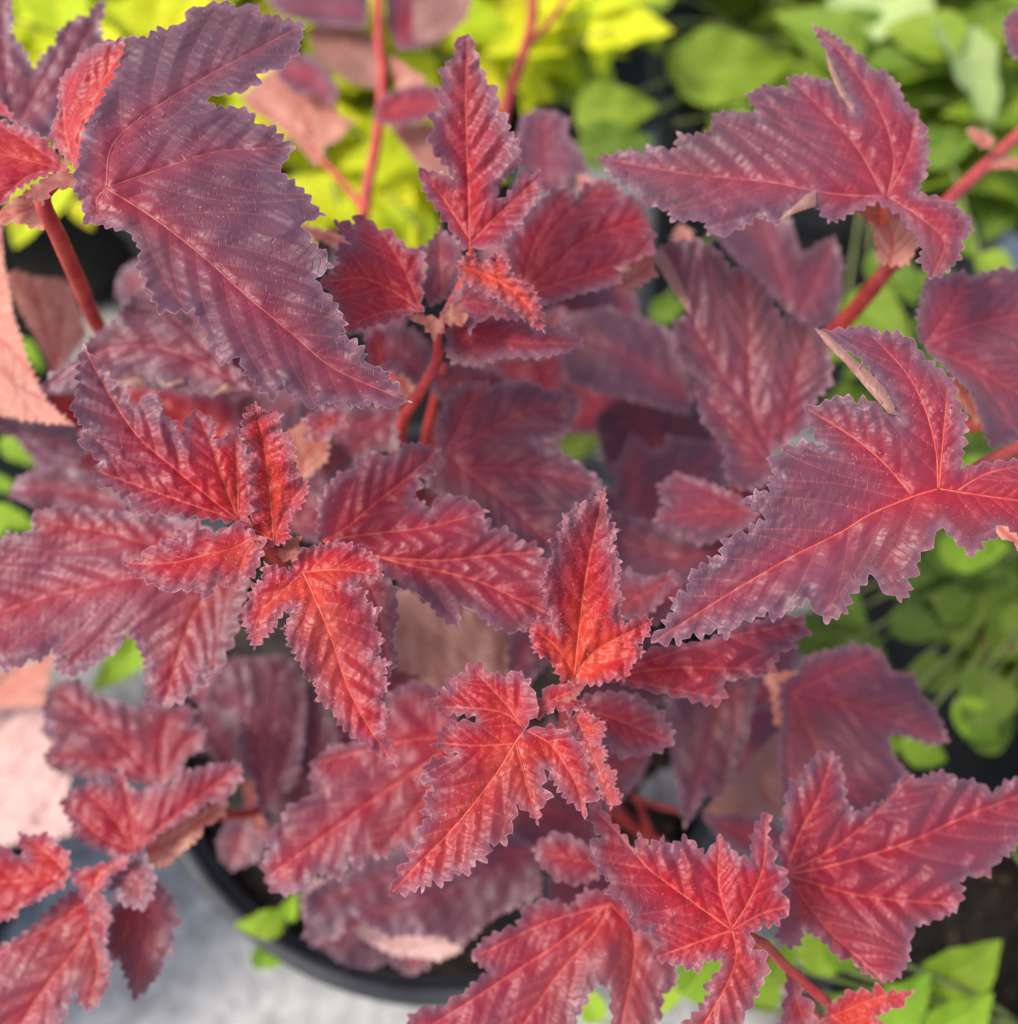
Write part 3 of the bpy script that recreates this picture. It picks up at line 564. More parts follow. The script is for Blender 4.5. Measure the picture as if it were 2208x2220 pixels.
leaf(S, ['F', 1830,1360, 1870,1370, 1950,1420, 2000,1500, 1922,1450, 1860,1410], [['F', 1840,1365, 1960,1470]], d=.231, n=(0, .3, .9), age=.3, flip=True, px=6)
tube('branch', [at(2030/1.1488, 1070/1.1488, .242), at(1850, 880, .262), at(1925, 845, .275), at(1990, 800, .30), at(1990, 780, .36), np.array([.09, .21, .33]), np.array([.03, .19, SOIL+.02]), np.array([.02, .185, SOIL-.02])], [.0012, .0016, .0018, .002, .002, .0024, .003, .0032], M['stem'], S, 10, 8, .02)
# --- upper right leaf
leaf(S, ['C', 180,650, 240,640, 320,618, 370,640, 390,600, 480,620, 515,608, 515,550, 580,560, 655,540, 660,470, 740,460, 810,460, 850,470, 800,390, 870,350, 940,360, 990,380, 970,320, 1040,310, 1130,330, 1190,360, 1245,460, 1180,300, 1110,180, 1070,95, 1140,130, 1200,180, 1280,230, 1300,290, 1370,290, 1430,350, 1450,420, 1500,460, 1540,530, 1550,620, 1540,720, 1500,800, 1580,810, 1660,840, 1720,900, 1735,950, 1690,1000, 1680,1070, 1630,1120, 1560,1150, 1510,1080, 1525,1030, 1490,950, 1430,880, 1340,830, 1250,870, 1200,900, 1140,915, 1090,850, 1080,790, 1010,850, 920,925, 880,890, 830,900, 780,940, 710,970, 640,970, 630,920, 560,910, 490,910, 480,870, 400,850, 370,820, 350,780, 290,760, 220,700],
     [['C', 1380,815, 1150,800, 920,755, 740,735, 540,715, 190,652], ['C', 1385,810, 1410,650, 1350,450, 1200,230, 1085,110], ['C', 1370,810, 1250,600, 1080,420, 990,330], ['C', 1390,815, 1520,900, 1620,1000, 1570,1140], ['C', 1385,810, 1470,640, 1500,480]],
     d=.264, n=(-.05, .22, .97), age=.24, grad=(.12,-.08), fold=.08, droop=.2, pleat=.9, px=5.5, rib=True, flaps=[['C', 1085,785, 1050,800, 920,920, 1000,880, 1090,850], ['C', 1120,190, 1180,320, 1245,450, 1250,475, 1190,400, 1140,290]],
     pet=(['C', 1400,1095, 1350,1000, 1380,830], (.29, .285, .273), 1.5))
leaf(S, ['C', 1250,870, 1340,815, 1420,860, 1480,930, 1510,1010, 1470,1090, 1400,1100, 1340,1080, 1340,950, 1290,900], [['C', 1390,1090, 1400,980, 1340,840]], d=.281, n=(0, -.2, .98), age=.9, flip=True, px=6, orange=.2)
tube('branch', [at(2000, 180, .40), at(1922, 255, .385), at(1795, 375, .355), at(1690, 490, .325), at(1590, 610, .345), at(1400, 800, .40), at(1210, 975, .43), np.array([.02, .20, SOIL+.02]), np.array([.012, .195, SOIL-.02])], [.0012, .0021, .0023, .0024, .0026, .0027, .0029, .0032, .0034], M['stem'], S, 12, 8, .02)
leaf(S, ['C', 1400,1095, 1390,1070, 1420,1060, 1450,1080, 1430,1110], [['C', 1400,1095, 1445,1080]], d=.30, n=(0, 0, 1), age=.9, name='stipule', mat='petiole', px=6)
leaf(S, ['C', 1710,545, 1740,530, 1780,545, 1825,575, 1810,610, 1770,610], [['C', 1810,605, 1760,570, 1715,548]], d=.365, n=(0, 0, 1), age=.4, px=8, flip=True, name='bud')
leaf(S, ['C', 1800,700, 1840,660, 1900,650, 1960,670, 1900,690], [['C', 1810,695, 1940,665]], d=.36, n=(0, 0, 1), age=.9, px=8, flip=True)
leaf(S, ['F', 1460,400, 1480,300, 1500,220, 1600,200, 1670,180, 1700,220, 1760,190, 1850,170, 2000,200, 2150,350, 2150,600, 2050,800, 1922,960, 1820,1000, 1790,980, 1750,870, 1700,730, 1600,640, 1520,560, 1470,500],
     [['F', 1490,530, 1650,450, 1922,390, 2120,400], ['F', 1490,535, 1700,620, 1950,760], ['F', 1490,530, 1600,380, 1690,215]], d=.285, n=(.05, .3, .95), age=.18, px=7, pleat=1.3)
leaf(S, ['F', 1600,640, 1700,730, 1750,870, 1730,880, 1650,780], [['F', 1620,660, 1740,860]], d=.30, n=(0, .3, .9), age=.4, px=8, flip=True)
leaf(S, ['O', 1895,40, 1910,20, 1960,0, 1990,60, 1950,110, 1915,110, 1900,80], [['O', 1960,100, 1905,45]], d=.31, n=(0, .3, .9), age=.0, px=8)
# --- dusky leaves right of the middle
leaf(S, ['F', 240,100, 330,50, 450,40, 560,100, 600,180, 690,170, 760,250, 830,400, 900,390, 1000,450, 1060,560, 1070,700, 1000,760, 960,900, 870,970, 790,1020, 780,1150, 700,1190, 600,1170, 570,1080, 580,1040, 540,950, 470,880, 450,750, 480,700, 370,600, 330,500, 340,410, 420,390, 340,250],
     [['F', 830,1110, 690,830, 560,640, 450,440, 300,110], ['F', 830,1110, 700,800, 690,450, 660,190], ['F', 830,1110, 870,800, 960,470], ['F', 820,1110, 690,960, 480,760]], d=.305, n=(0, .1, 1), age=.10, px=6.5, pleat=1.3, fold=.12,
     flaps=[['F', 235,105, 290,80, 350,180, 420,330, 425,400, 370,320, 310,230]])
leaf(S, ['F', 520,0, 560,-60, 700,-130, 880,-50, 930,110, 1000,60, 1080,25, 1115,130, 1110,300, 1080,420, 950,450, 800,300, 600,100], [['F', 880,430, 830,200, 720,-100], ['F', 890,430, 1000,230, 1080,50]], d=.355, n=(0, .1, 1), age=.0, px=9)
leaf(S, ['F', 330,30, 370,-30, 430,0, 430,60, 390,70], [['F', 400,60, 380,-20]], d=.36, n=(0, 0, 1), age=.1, px=9, flip=True)
leaf(S, ['O', 1040,680, 1080,590, 1150,580, 1240,610, 1290,640, 1320,700, 1300,780, 1230,765, 1150,745, 1080,720], [['O', 1310,760, 1180,670, 1060,620]], d=.36, n=(0, .3, .9), age=.0, px=9)
leaf(S, ['O', 1120,790, 1180,740, 1300,730, 1350,820, 1330,910, 1240,950, 1180,930, 1140,870], [['O', 1240,940, 1240,840, 1200,750]], d=.38, n=(0, .2, .95), age=.05, px=9)
leaf(S, ['F', 270,1170, 350,1110, 430,1130, 530,1170, 640,1220, 730,1300, 690,1360, 560,1410, 450,1440, 390,1400, 320,1360, 250,1330, 300,1260], [['F', 700,1290, 500,1290, 270,1320], ['F', 700,1290, 500,1190, 340,1120]], d=.30, n=(0, .45, .85), age=.15, px=6.5)
leaf(S, ['F', 40,1280, 250,1340, 450,1440, 640,1360, 620,1500, 400,1620, 200,1680, 60,1540], [['F', 620,1440, 350,1500, 80,1420]], d=.315, n=(0, .5, .8), age=.05, px=7.5)
leaf(S, ['O', 1160,1120, 1200,1090, 1280,1085, 1300,1130, 1240,1180, 1190,1190], [['O', 1290,1120, 1180,1150]], d=.30, n=(0, .4, .9), age=.2, px=7)
leaf(S, ['F', 60,1600, 140,1550, 200,1610, 340,1560, 350,1620, 250,1740, 160,1800, 60,1760], [['F', 320,1600, 180,1680, 80,1740]], d=.285, n=(0, .4, .9), age=.25, px=7)
# --- top middle whorl
leaf(S, ['B', 1075,200, 1110,250, 1130,310, 1150,370, 1180,420, 1190,470, 1235,490, 1250,560, 1250,620, 1300,650, 1310,740, 1360,790, 1370,900, 1330,960, 1290,1000, 1250,1040, 1240,1110, 1290,1100, 1350,1030, 1390,980, 1440,980, 1480,960, 1495,1060, 1450,1150, 1380,1230, 1310,1320, 1250,1380, 1160,1390, 1060,1400, 1020,1340, 960,1250, 900,1170, 830,1070, 815,1000, 810,950, 860,960, 930,970, 990,1005, 960,940, 900,870, 850,790, 870,740, 880,700, 860,640, 900,630, 940,600, 890,500, 940,480, 920,400, 960,350, 1000,320, 1010,260, 1040,210],
     [['B', 1090,1385, 1085,1100, 1075,850, 1068,550, 1075,210], ['B', 1095,1370, 1250,1210, 1480,1000], ['B', 1085,1340, 950,1130, 820,965]], d=.262, n=(0, -.05, .99), age=.50, fold=.26, pleat=2.2, px=5, rib=True, hair=800)
leaf(S, ['B', 820,1745, 815,1600, 835,1430, 790,1410, 740,1390, 680,1340, 640,1300, 580,1290, 540,1250, 490,1220, 430,1225, 440,1290, 390,1250, 330,1240, 350,1310, 410,1370, 350,1380, 330,1430, 350,1480, 320,1540, 270,1560, 250,1600, 290,1640, 290,1680, 340,1740, 380,1790, 340,1860, 420,1860, 500,1850, 600,1820, 690,1790],
     [['B', 815,1742, 640,1630, 480,1565, 260,1590], ['B', 815,1740, 700,1480, 560,1280, 440,1230], ['B', 815,1742, 600,1760, 370,1850]], d=.262, n=(.1, .2, .97), age=.62, fold=.12, pleat=2.0, px=5, hair=1200, rib=True)
leaf(S, ['B', 1020,1500, 1050,1450, 1110,1430, 1150,1480, 1190,1490, 1230,1430, 1300,1470, 1310,1530, 1360,1560, 1400,1600, 1440,1620, 1470,1680, 1490,1780, 1505,1865, 1440,1830, 1390,1780, 1330,1730, 1260,1690, 1180,1640, 1090,1600, 1030,1560],
     [['B', 1050,1500, 1230,1570, 1380,1680, 1490,1840]], d=.257, n=(0, .2, .97), age=1.0, fold=.3, px=4.2, hair=3500, teeth=(1.7, 1.1), ruf=2.6, wave=1.6, pleat=1.8, rib=True)
leaf(S, ['O', 858,552, 884,536, 917,553, 951,570, 991,597, 1018,620, 1058,613, 1100,640, 1098,655, 1065,665, 1035,672, 990,675, 950,669, 910,690, 880,688, 855,685, 840,660, 850,600], [['O', 842,612, 930,640, 1095,650], ['O', 842,612, 890,580, 960,580]], d=.275, n=(0, .35, .93), age=.36, px=5.5, hair=800)
leaf(S, ['O', 858,552, 880,534, 920,552, 955,572, 990,600, 960,600, 930,595, 900,610, 888,630, 875,600, 850,605, 835,590], [['O', 840,592, 890,570, 980,595]], d=.266, n=(0, .3, .95), age=.3, px=5, hair=900)
leaf(S, ['O', 960,510, 955,452, 981,419, 1018,385, 1045,355, 1072,356, 1090,374, 1104,347, 1136,338, 1163,347, 1177,365, 1213,379, 1223,411, 1236,443, 1232,475, 1195,493, 1177,502, 1172,534, 1136,543, 1090,557, 1044,572, 1015,575, 990,560],
     [['O', 985,555, 1050,500, 1110,450, 1225,410], ['O', 985,555, 1010,460, 1065,365], ['O', 985,557, 1100,520, 1225,480], ['O', 985,555, 1040,440, 1140,345]], d=.285, n=(.05, .25, .96), age=.45, px=6, pleat=1.3,
     flaps=[['C', 250,1105, 290,1095, 330,1110, 290,1130]])
leaf(S, ['O', 1160,500, 1230,480, 1240,520, 1190,550, 1165,545], [['O', 1170,540, 1235,500]], d=.30, n=(0, .4, .9), age=.7, px=8, flip=True)
leaf(S, ['B', 740,1400, 850,1380, 920,1280, 1030,1360, 1050,1450, 1010,1600, 960,1680, 870,1720, 820,1650, 850,1500], [['B', 930,1700, 930,1550, 920,1310]], d=.285, n=(0, .2, .97), age=.2, px=6)
leaf(S, ['O', 778,600, 790,585, 805,595, 830,602, 855,575, 880,595, 870,612, 840,610, 820,640, 800,615], [['O', 820,635, 820,605, 860,585]], d=.262, n=(0, .1, 1), age=.9, flip=True, px=5, name='stipule', mat='stipule', hair=300)
tube('branch', [at(893, 462, .266), at(878, 520, .272), at(830, 620, .268), at(825, 680, .275), at(790, 745, .285), at(760, 800, .31), at(765, 870, .345), at(800, 1000, .40), np.array([-.03, .178, SOIL+.02]), np.array([-.03, .176, SOIL-.02])], [.0007, .0010, .0012, .0014, .0016, .0017, .0018, .002, .0028, .003], M['stem'], S, 10, 8, .03)
tube('branch', [at(840, 690, .33), at(815, 780, .345), at(805, 860, .37), at(830, 1000, .42), np.array([-.02, .185, SOIL+.01]), np.array([-.02, .185, SOIL-.02])], [.0014, .0016, .0017, .002, .0026, .003], M['stem'], S, 10, 8, .03)
leaf(S, ['O', 740,720, 760,705, 785,730, 780,755, 755,745], [['O', 780,750, 750,715]], d=.30, n=(0, 0, 1), age=.9, px=7, flip=True)
leaf(S, ['O', 965,300, 975,255, 985,220, 1010,205, 1050,210, 1075,225, 1070,250, 1100,290, 1112,340, 1080,365, 1030,360, 1000,340], [['O', 1040,365, 1030,290, 1030,215]], d=.345, n=(0, .2, .97), age=.0, px=9)
leaf(S, ['O', 1090,330, 1120,340, 1160,380, 1150,420, 1100,380], [['O', 1150,410, 1100,340]], d=.34, n=(0, .2, .97), age=.6, px=9, flip=True)
leaf(S, ['O', 690,640, 720,610, 780,620, 820,660, 815,720, 780,730, 740,700, 700,690], [['O', 810,720, 750,660, 705,640]], d=.31, n=(0, .2, .97), age=.05, px=7)
leaf(S, ['O', 690,640, 725,615, 735,680, 700,700], [['O', 720,690, 710,640]], d=.30, n=(.3, .2, .9), age=.6, px=7)
leaf(S, ['O', 810,700, 870,680, 930,700, 960,720, 930,760, 880,740, 840,760, 815,740], [['O', 940,735, 820,720]], d=.33, n=(0, .3, .97), age=.2, px=8)
leaf(S, ['O', 930,680, 1000,670, 1060,660, 1070,720, 1040,760, 1000,720, 950,720], [['O', 1050,750, 950,690]], d=.345, n=(0, .3, .97), age=.5, px=8)
# --- dusky leaves in the middle
leaf(S, ['E', 920,770, 900,650, 920,550, 940,450, 1000,370, 1080,330, 1190,330, 1200,360, 1300,340, 1420,330, 1500,370, 1600,390, 1690,430, 1700,500, 1650,600, 1600,640, 1510,670, 1500,700, 1600,730, 1700,790, 1790,850, 1840,930, 1750,1000, 1700,1040, 1660,1120, 1640,1230, 1560,1320, 1450,1310, 1350,1230, 1230,1180, 1100,1060, 960,990, 850,920, 830,830],
     [['E', 950,730, 1150,630, 1400,500, 1650,470], ['E', 950,730, 1130,880, 1350,1060, 1570,1270], ['E', 950,730, 1040,560, 1120,350], ['E', 1060,820, 1350,830, 1780,900]], d=.30, n=(0, .25, .97), age=.14, px=6.5, pleat=1.1)
leaf(S, ['E', 160,620, 180,540, 210,480, 350,470, 500,480, 690,470, 680,640, 690,720, 560,720, 440,810, 300,880, 240,980, 170,940, 200,820, 270,680, 170,660], [['E', 690,500, 400,580, 170,640], ['E', 690,520, 420,720, 200,930]], d=.315, n=(0, .25, .97), age=.10, px=7)
leaf(S, ['O', 735,1120, 790,1100, 830,1110, 870,1150, 905,1140, 950,1165, 992,1150, 982,1185, 975,1215, 985,1240, 962,1270, 968,1300, 930,1325, 905,1310, 860,1330, 850,1300, 800,1300, 790,1275, 750,1265, 745,1220, 720,1190], [['O', 965,1310, 870,1230, 745,1140], ['O', 965,1310, 950,1230, 985,1160], ['O', 965,1310, 860,1280, 750,1250]], d=.335, n=(0, .3, .95), age=.03, px=7, flip=True, wave=1.6)
leaf(S, ['O', 960,1180, 1030,1150, 1040,1240, 1000,1290, 960,1280], [['O', 970,1280, 1020,1170]], d=.33, n=(.1, .3, .95), age=.0, px=8)
leaf(S, lobed(900, 1130, 70, 260, .9, 8)[0], lobed(900, 1130, 70, 260, .9, 8)[1], d=.35, age=.1, px=10)
leaf(S, ['O', 640,1020, 700,1060, 750,1110, 752,1170, 740,1210, 752,1250, 720,1300, 690,1200, 660,1110], [['O', 650,1040, 710,1130, 735,1270]], d=.262, n=(0, .3, .95), age=.3, px=6)
# --- lower left
leaf(S, ['D', 190,1100, 205,1060, 280,1050, 400,1020, 520,1050, 650,1060, 900,1080, 1100,1120, 1350,1250, 1420,1400, 1390,1500, 'G', 1180,0, 1150,30, 1140,80, 1120,130, 1060,130, 1050,200, 1000,240, 950,260, 920,290, 850,302, 770,290, 750,240, 740,170, 750,100, 720,50, 690,-20, 650,-60, 610,0, 570,40, 500,80, 430,130, 370,145, 310,150, 280,80, 265,15, 200,80, 150,70, 100,100, 40,130, 0,110, -150,80, 'D', -200,1500, -120,1300, 0,1220, 40,1180, 110,1200, 180,1160],
     [['D', 1340,1280, 1000,1360, 760,1430, 450,1500, 240,1550, -150,1680], ['D', 1330,1300, 1140,1560, 1040,1760, 'G', 835,290], ['D', 1330,1270, 950,1270, 600,1180, 210,1110]], d=.285, n=(0, .30, .95), age=.42, fold=.06, pleat=1.1, px=6)
leaf(S, ['G', 210,430, 230,380, 220,320, 240,240, 300,180, 400,170, 480,250, 600,280, 700,330, 730,280, 850,310, 950,300, 1000,330, 970,400, 1050,430, 1020,530, 960,560, 920,600, 900,680, 840,720, 800,700, 640,690, 500,670, 400,660, 260,630, 220,560, 270,500],
     [['G', 820,710, 620,500, 440,340, 260,200], ['G', 830,710, 820,500, 860,330], ['G', 810,710, 560,600, 230,570], ['G', 835,710, 920,520, 1010,440]], d=.325, n=(.05, .3, .95), age=.28, px=7.5, pleat=1.5)
leaf(S, ['G', 740,1020, 700,1060, 600,1090, 540,1050, 440,1010, 370,960, 370,900, 330,850, 310,800, 350,740, 420,720, 500,680, 560,700, 600,580, 640,680, 650,720, 700,740, 780,700, 850,690, 930,610, 980,640, 1070,600, 1130,600, 1220,600, 1230,680, 1160,770, 1140,800, 1060,800, 990,850, 900,900, 800,960],
     [['G', 680,1030, 820,920, 1000,780, 1210,620], ['G', 670,1020, 560,850, 430,740], ['G', 680,1010, 660,830, 600,600], ['G', 665,1030, 520,970, 350,830]], d=.30, n=(0, .3, .95), age=.45, fold=.12, px=6.5, pleat=1.3, rib=True)
leaf(S, ['G', 740,1020, 900,900, 1000,860, 1080,800, 1160,800, 1140,860, 1040,920, 1010,970, 960,1020, 890,1080, 850,1120, 780,1120, 740,1080], [['G', 750,1050, 900,980, 1120,830]], d=.308, n=(0, .3, .95), age=.4, flip=True, px=7, mat='leaf')
leaf(S, ['G', 350,1170, 350,1050, 280,1000, 230,950, 150,965, 100,950, 95,1010, 140,1080, 80,1060, 30,1030, 0,1020, -150,1000, -200,1200, -100,1400, 0,1400, 80,1380, 100,1340, 160,1310, 250,1260, 320,1230],
     [['G', 350,1170, 180,1190, -140,1210], ['G', 350,1172, 150,1290, -20,1385], ['G', 350,1168, 250,1060, 115,965]], d=.288, n=(.1, .35, .93), age=.74, px=6, pleat=1.0)
leaf(S, ['G', 560,1330, 500,1240, 400,1235, 300,1290, 200,1400, 100,1480, 0,1530, -200,1600, -250,2000, 0,2050, 200,2050, 320,1930, 345,1830, 390,1750, 395,1810, 440,1855, 500,1820, 555,1720, 560,1610, 530,1530, 545,1450, 565,1400],
     [['G', 500,1260, 450,1440, 350,1590, 220,1750, 60,1990], ['G', 500,1260, 300,1400, 0,1560, -180,1650], ['G', 455,1440, 500,1620, 450,1840]], d=.295, n=(0, .35, .93), age=.50, px=6.5, pleat=1.1, rib=True)
leaf(S, ['G', 540,1400, 570,1330, 640,1290, 720,1270, 800,1200, 870,1270, 890,1330, 910,1420, 880,1450, 870,1510, 880,1560, 830,1590, 810,1680, 770,1720, 730,1760, 680,1795, 650,1700, 620,1640, 610,1580, 570,1610, 550,1520], [['G', 700,1230, 715,1400, 720,1550, 685,1780]], d=.305, n=(0, .3, .95), age=.30, px=6.5, base=['G', 700, 1260])
leaf(S, ['G', 570,1180, 640,1100, 740,1070, 790,1180, 775,1280, 720,1340, 640,1320, 580,1290], [['G', 640,1110, 700,1200, 720,1320]], d=.292, n=(-.1, .35, .93), age=.12, px=6.5)
leaf(S, ['G', 350,1160, 440,1130, 520,1110, 600,1090, 660,1060, 640,1130, 560,1170, 530,1240, 480,1280, 520,1340, 540,1500, 490,1500, 450,1350, 400,1230], [['G', 640,1080, 500,1170, 490,1400]], d=.289, n=(0, .3, .95), age=.8, px=6.5)
tube('branch', [at(225, 1630, .297), at(270, 1590, .31), at(380, 1545, .335), at(470, 1535, .36), at(560, 1500, .40), np.array([-.055, .14, SOIL+.02]), np.array([-.05, .145, SOIL-.02])], [.0012, .0014, .0015, .0016, .0018, .0024, .003], M['stem'], S, 10, 8, .03)
# leaf undersides at the left edge; sunlight painted into the first one's pale pink
leaf(S, ['G', -250,300, -100,345, -20,290, 50,335, 105,280, 160,325, 215,290, 245,380, 195,430, 290,500, 240,560, 270,640, 350,670, 345,740, 310,800, 330,850, 375,900, 360,960, 280,985, 100,1000, 0,1020, -250,1000], [['G', -240,650, 0,650, 320,690], ['G', -240,640, 0,480, 230,370], ['G', -240,660, 0,830, 340,930]], d=.46, n=(-.35, .35, .85), age=.2, flip=True, px=7, mat='pale', pleat=2.2, wave=3.0, teeth=(4.5, 1.6), label='leaf underside with sunlight painted in as pale pink')
leaf(S, ['G', -200,340, -150,150, 0,130, 100,100, 200,80, 285,0, 250,130, 225,300, 100,310, 0,320], [['G', -150,300, 50,220, 270,30]], d=.45, n=(-.3, .3, .9), age=.2, flip=True, px=7, pleat=2.0, wave=3.0, teeth=(4.5, 1.6))
# tan and purple leaves over the soil
leaf(S, ['G', 1030,260, 1100,150, 1250,60, 1450,50, 1550,150, 1555,300, 1540,500, 1500,700, 1400,760, 1330,860, 1290,700, 1220,620, 1210,480, 1230,360, 1130,330], [['G', 1350,840, 1370,500, 1420,90], ['G', 1350,800, 1280,400, 1070,250], ['G', 1350,830, 1460,550, 1540,250]], d=.355, n=(.05, .2, .97), age=.04, px=8, pleat=1.5)
leaf(S, ['G', 1555,180, 1640,250, 1720,450, 1700,560, 1620,700, 1560,720, 1530,600], [['G', 1570,700, 1600,450, 1570,210]], d=.362, n=(.1, .2, .97), age=.0, px=9)
leaf(S, ['G', 1020,300, 1200,350, 1240,480, 1220,620, 1130,640, 1060,540, 990,520], [['G', 1200,620, 1110,480, 1030,330]], d=.37, n=(0, .3, .95), age=.0, px=9)
leaf(S, ['G', 1100,1000, 1150,900, 1260,880, 1340,960, 1330,1080, 1240,1120, 1180,1145, 1120,1090], [['G', 1290,900, 1220,1000, 1180,1140]], d=.39, n=(0, .3, .95), age=.0, px=9)
leaf(S, ['G', 1220,680, 1290,680, 1340,800, 1400,770, 1380,880, 1320,930, 1270,880], [['G', 1320,920, 1250,700]], d=.368, n=(.2, .2, .95), age=.55, flip=True, px=9)
leaf(S, ['O', 500,1650, 492,1630, 510,1600, 500,1580, 530,1550, 545,1520, 590,1500, 588,1440, 620,1410, 680,1400, 730,1310, 780,1285, 830,1300, 870,1320, 860,1400, 850,1470, 830,1540, 800,1600, 740,1600, 730,1620, 700,1615, 680,1640, 660,1630, 640,1660, 600,1645, 570,1680, 540,1690, 510,1680],
     [['O', 870,1390, 808,1438, 684,1525, 617,1575, 500,1660], ['O', 870,1390, 760,1400, 600,1440], ['O', 870,1390, 790,1520, 720,1610]], d=.30, n=(0, .33, .94), age=.42, px=6.5, rib=True)
leaf(S, ['O', 570,1770, 580,1740, 575,1690, 620,1660, 700,1625, 760,1600, 850,1580, 950,1570, 1015,1600, 1020,1690, 960,1720, 920,1740, 870,1790, 840,1770, 790,1765, 740,1770, 680,1740, 660,1720, 640,1770, 600,1780], [['O', 1010,1600, 850,1680, 680,1730], ['O', 1010,1600, 800,1640, 600,1700]], d=.345, n=(0, .35, .93), age=.03, px=8)
leaf(S, ['O', 670,1755, 700,1730, 760,1755, 820,1760, 880,1750, 870,1795, 830,1812, 790,1808, 740,1802, 690,1775], [['O', 870,1760, 780,1785, 690,1765]], d=.352, n=(0, .4, .9), age=.2, flip=True, px=8, mat='pale')  # lit underside, its brightness painted into the pale colour
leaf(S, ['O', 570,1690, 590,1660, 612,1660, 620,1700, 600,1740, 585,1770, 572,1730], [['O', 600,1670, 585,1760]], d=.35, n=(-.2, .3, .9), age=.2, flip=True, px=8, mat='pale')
leaf(S, ['H', 960,1140, 1000,1090, 1050,1060, 1120,1070, 1220,1130, 1280,1200, 1250,1270, 1150,1300, 1060,1280, 1000,1220], [['H', 1270,1210, 1120,1180, 970,1150]], d=.29, n=(0, .33, .94), age=.34, px=6.5)
leaf(S, ['H', 640,1790, 680,1750, 760,1700, 690,1640, 690,1600, 730,1550, 780,1520, 890,1490, 910,1430, 940,1390, 1000,1370, 1070,1370, 1120,1400, 1200,1320, 1300,1330, 1400,1380, 1450,1480, 1540,1560, 1610,1660, 1610,1760, 1550,1800, 1540,1900, 1500,1980, 1420,2050, 1330,2000, 1310,1850, 1310,1770, 1240,1755, 1200,1830, 1160,1900, 1150,2000, 800,2050, 400,2000, 385,1890, 470,1860, 560,1850],
     [['H', 1310,1380, 1070,1570, 870,1700, 640,1850, 430,1980], ['H', 1310,1380, 1240,1520, 1080,1700, 900,1960], ['H', 1310,1385, 1410,1500, 1420,1650, 1380,1850, 1350,1990], ['H', 1290,1390, 1000,1480, 710,1620]], d=.278, n=(0, .33, .94), age=.45, px=5.5, pleat=1.0, rib=True)
# --- lower right whorl
leaf(S, ['I', -40,930, 0,930, 60,1020, 140,1110, 160,1130, 180,1065, 230,1120, 290,1085, 330,1150, 390,1075, 430,1110, 480,1160, 550,1075, 600,1130, 640,1170, 690,1190, 690,1080, 720,1020, 750,975, 780,990, 770,1070, 800,1150, 800,1200, 850,1240, 855,1290, 830,1330, 855,1380, 850,1430, 810,1480, 750,1480, 690,1520, 700,1590, 760,1620, 772,1690, 720,1800, 690,1850, 640,1930, 560,2010, 400,2010, 380,1930, 450,1870, 500,1800, 480,1760, 540,1690, 550,1640, 480,1650, 440,1690, 380,1670, 330,1660, 300,1650, 250,1640, 250,1600, 280,1570, 230,1510, 160,1510, 135,1470, 150,1430, 100,1370, 30,1340, 50,1290, 0,1240, -40,1180, -30,1100, 10,1080, -50,1000],
     [['I', 605,1505, 430,1380, 310,1290, 220,1220, 100,1080, -38,935], ['I', 605,1500, 680,1380, 750,1210, 760,990], ['I', 607,1508, 625,1620, 580,1760, 450,1980], ['I', 610,1503, 740,1430, 850,1400], ['I', 603,1500, 545,1300, 550,1090], ['I', 603,1506, 450,1560, 260,1630]], d=.250, n=(0, .30, .95), age=.60, fold=.10, pleat=2.0, px=4.8, rib=True, hair=1000)
leaf(S, ['I', 850,1240, 830,1200, 820,1150, 840,1050, 830,1000, 850,930, 870,820, 920,830, 940,760, 1000,700, 1060,700, 1100,750, 1110,810, 1120,900, 1150,970, 1200,970, 1250,930, 1310,920, 1340,850, 1400,790, 1440,820, 1500,800, 1560,780, 1640,820, 1700,820, 1750,850, 1790,880, 1850,830, 1907,820, 2010,830, 2020,950, 1960,1050, 1890,1130, 1840,1170, 1790,1220, 1780,1260, 1680,1260, 1640,1290, 1660,1360, 1620,1420, 1560,1450, 1500,1470, 1440,1490, 1420,1560, 1410,1640, 1370,1720, 1290,1740, 1200,1700, 1150,1640, 1100,1640, 1060,1600, 1000,1540, 930,1510, 920,1570, 870,1590, 800,1540, 830,1420, 840,1330],
     [['I', 850,1250, 1000,1225, 1230,1165, 1460,1085, 1640,1000, 1950,880], ['I', 848,1245, 920,1050, 1000,900, 1060,715], ['I', 850,1258, 1040,1500, 1170,1620, 1290,1735], ['I', 852,1254, 1200,1350, 1640,1390], ['I', 850,1245, 1120,1100, 1420,810]], d=.272, n=(.05, .28, .96), age=.42, grad=(0,-.18), fold=.16, pleat=2.7, sec=.85, px=5.2, rib=True)
tube('branch', [at(1382, 1757, .252), at(1440, 1780, .262), at(1485, 1825, .268), at(1565, 1895, .272), at(1640, 1960, .30), at(1600, 1990, .36), np.array([.06, .09, SOIL+.05]), np.array([.03, .13, SOIL-.02])], [.0010, .0012, .0013, .0013, .0015, .0018, .0022, .003], M['stem'], S, 10, 8, .03)
leaf(S, ['I', 1080,1830, 1130,1790, 1190,1780, 1240,1790, 1260,1750, 1310,1790, 1430,1780, 1400,1820, 1380,1850, 1330,1870, 1260,1900, 1290,1930, 1300,1990, 1100,2010, 1010,1930, 1040,1850], [['I', 1055,1900, 1250,1820, 1425,1780], ['I', 1055,1900, 1150,1950, 1280,1980]], d=.262, n=(0, .3, .95), age=.88, orange=.2, px=5, hair=1200, rib=True)
leaf(S, ['I', 850,1700, 900,1720, 920,1800, 970,1850, 990,1930, 900,1960, 800,1940, 840,1880, 850,1800], [['I', 875,1710, 900,1820, 940,1940]], d=.268, n=(0, .3, .95), age=.6, px=6)
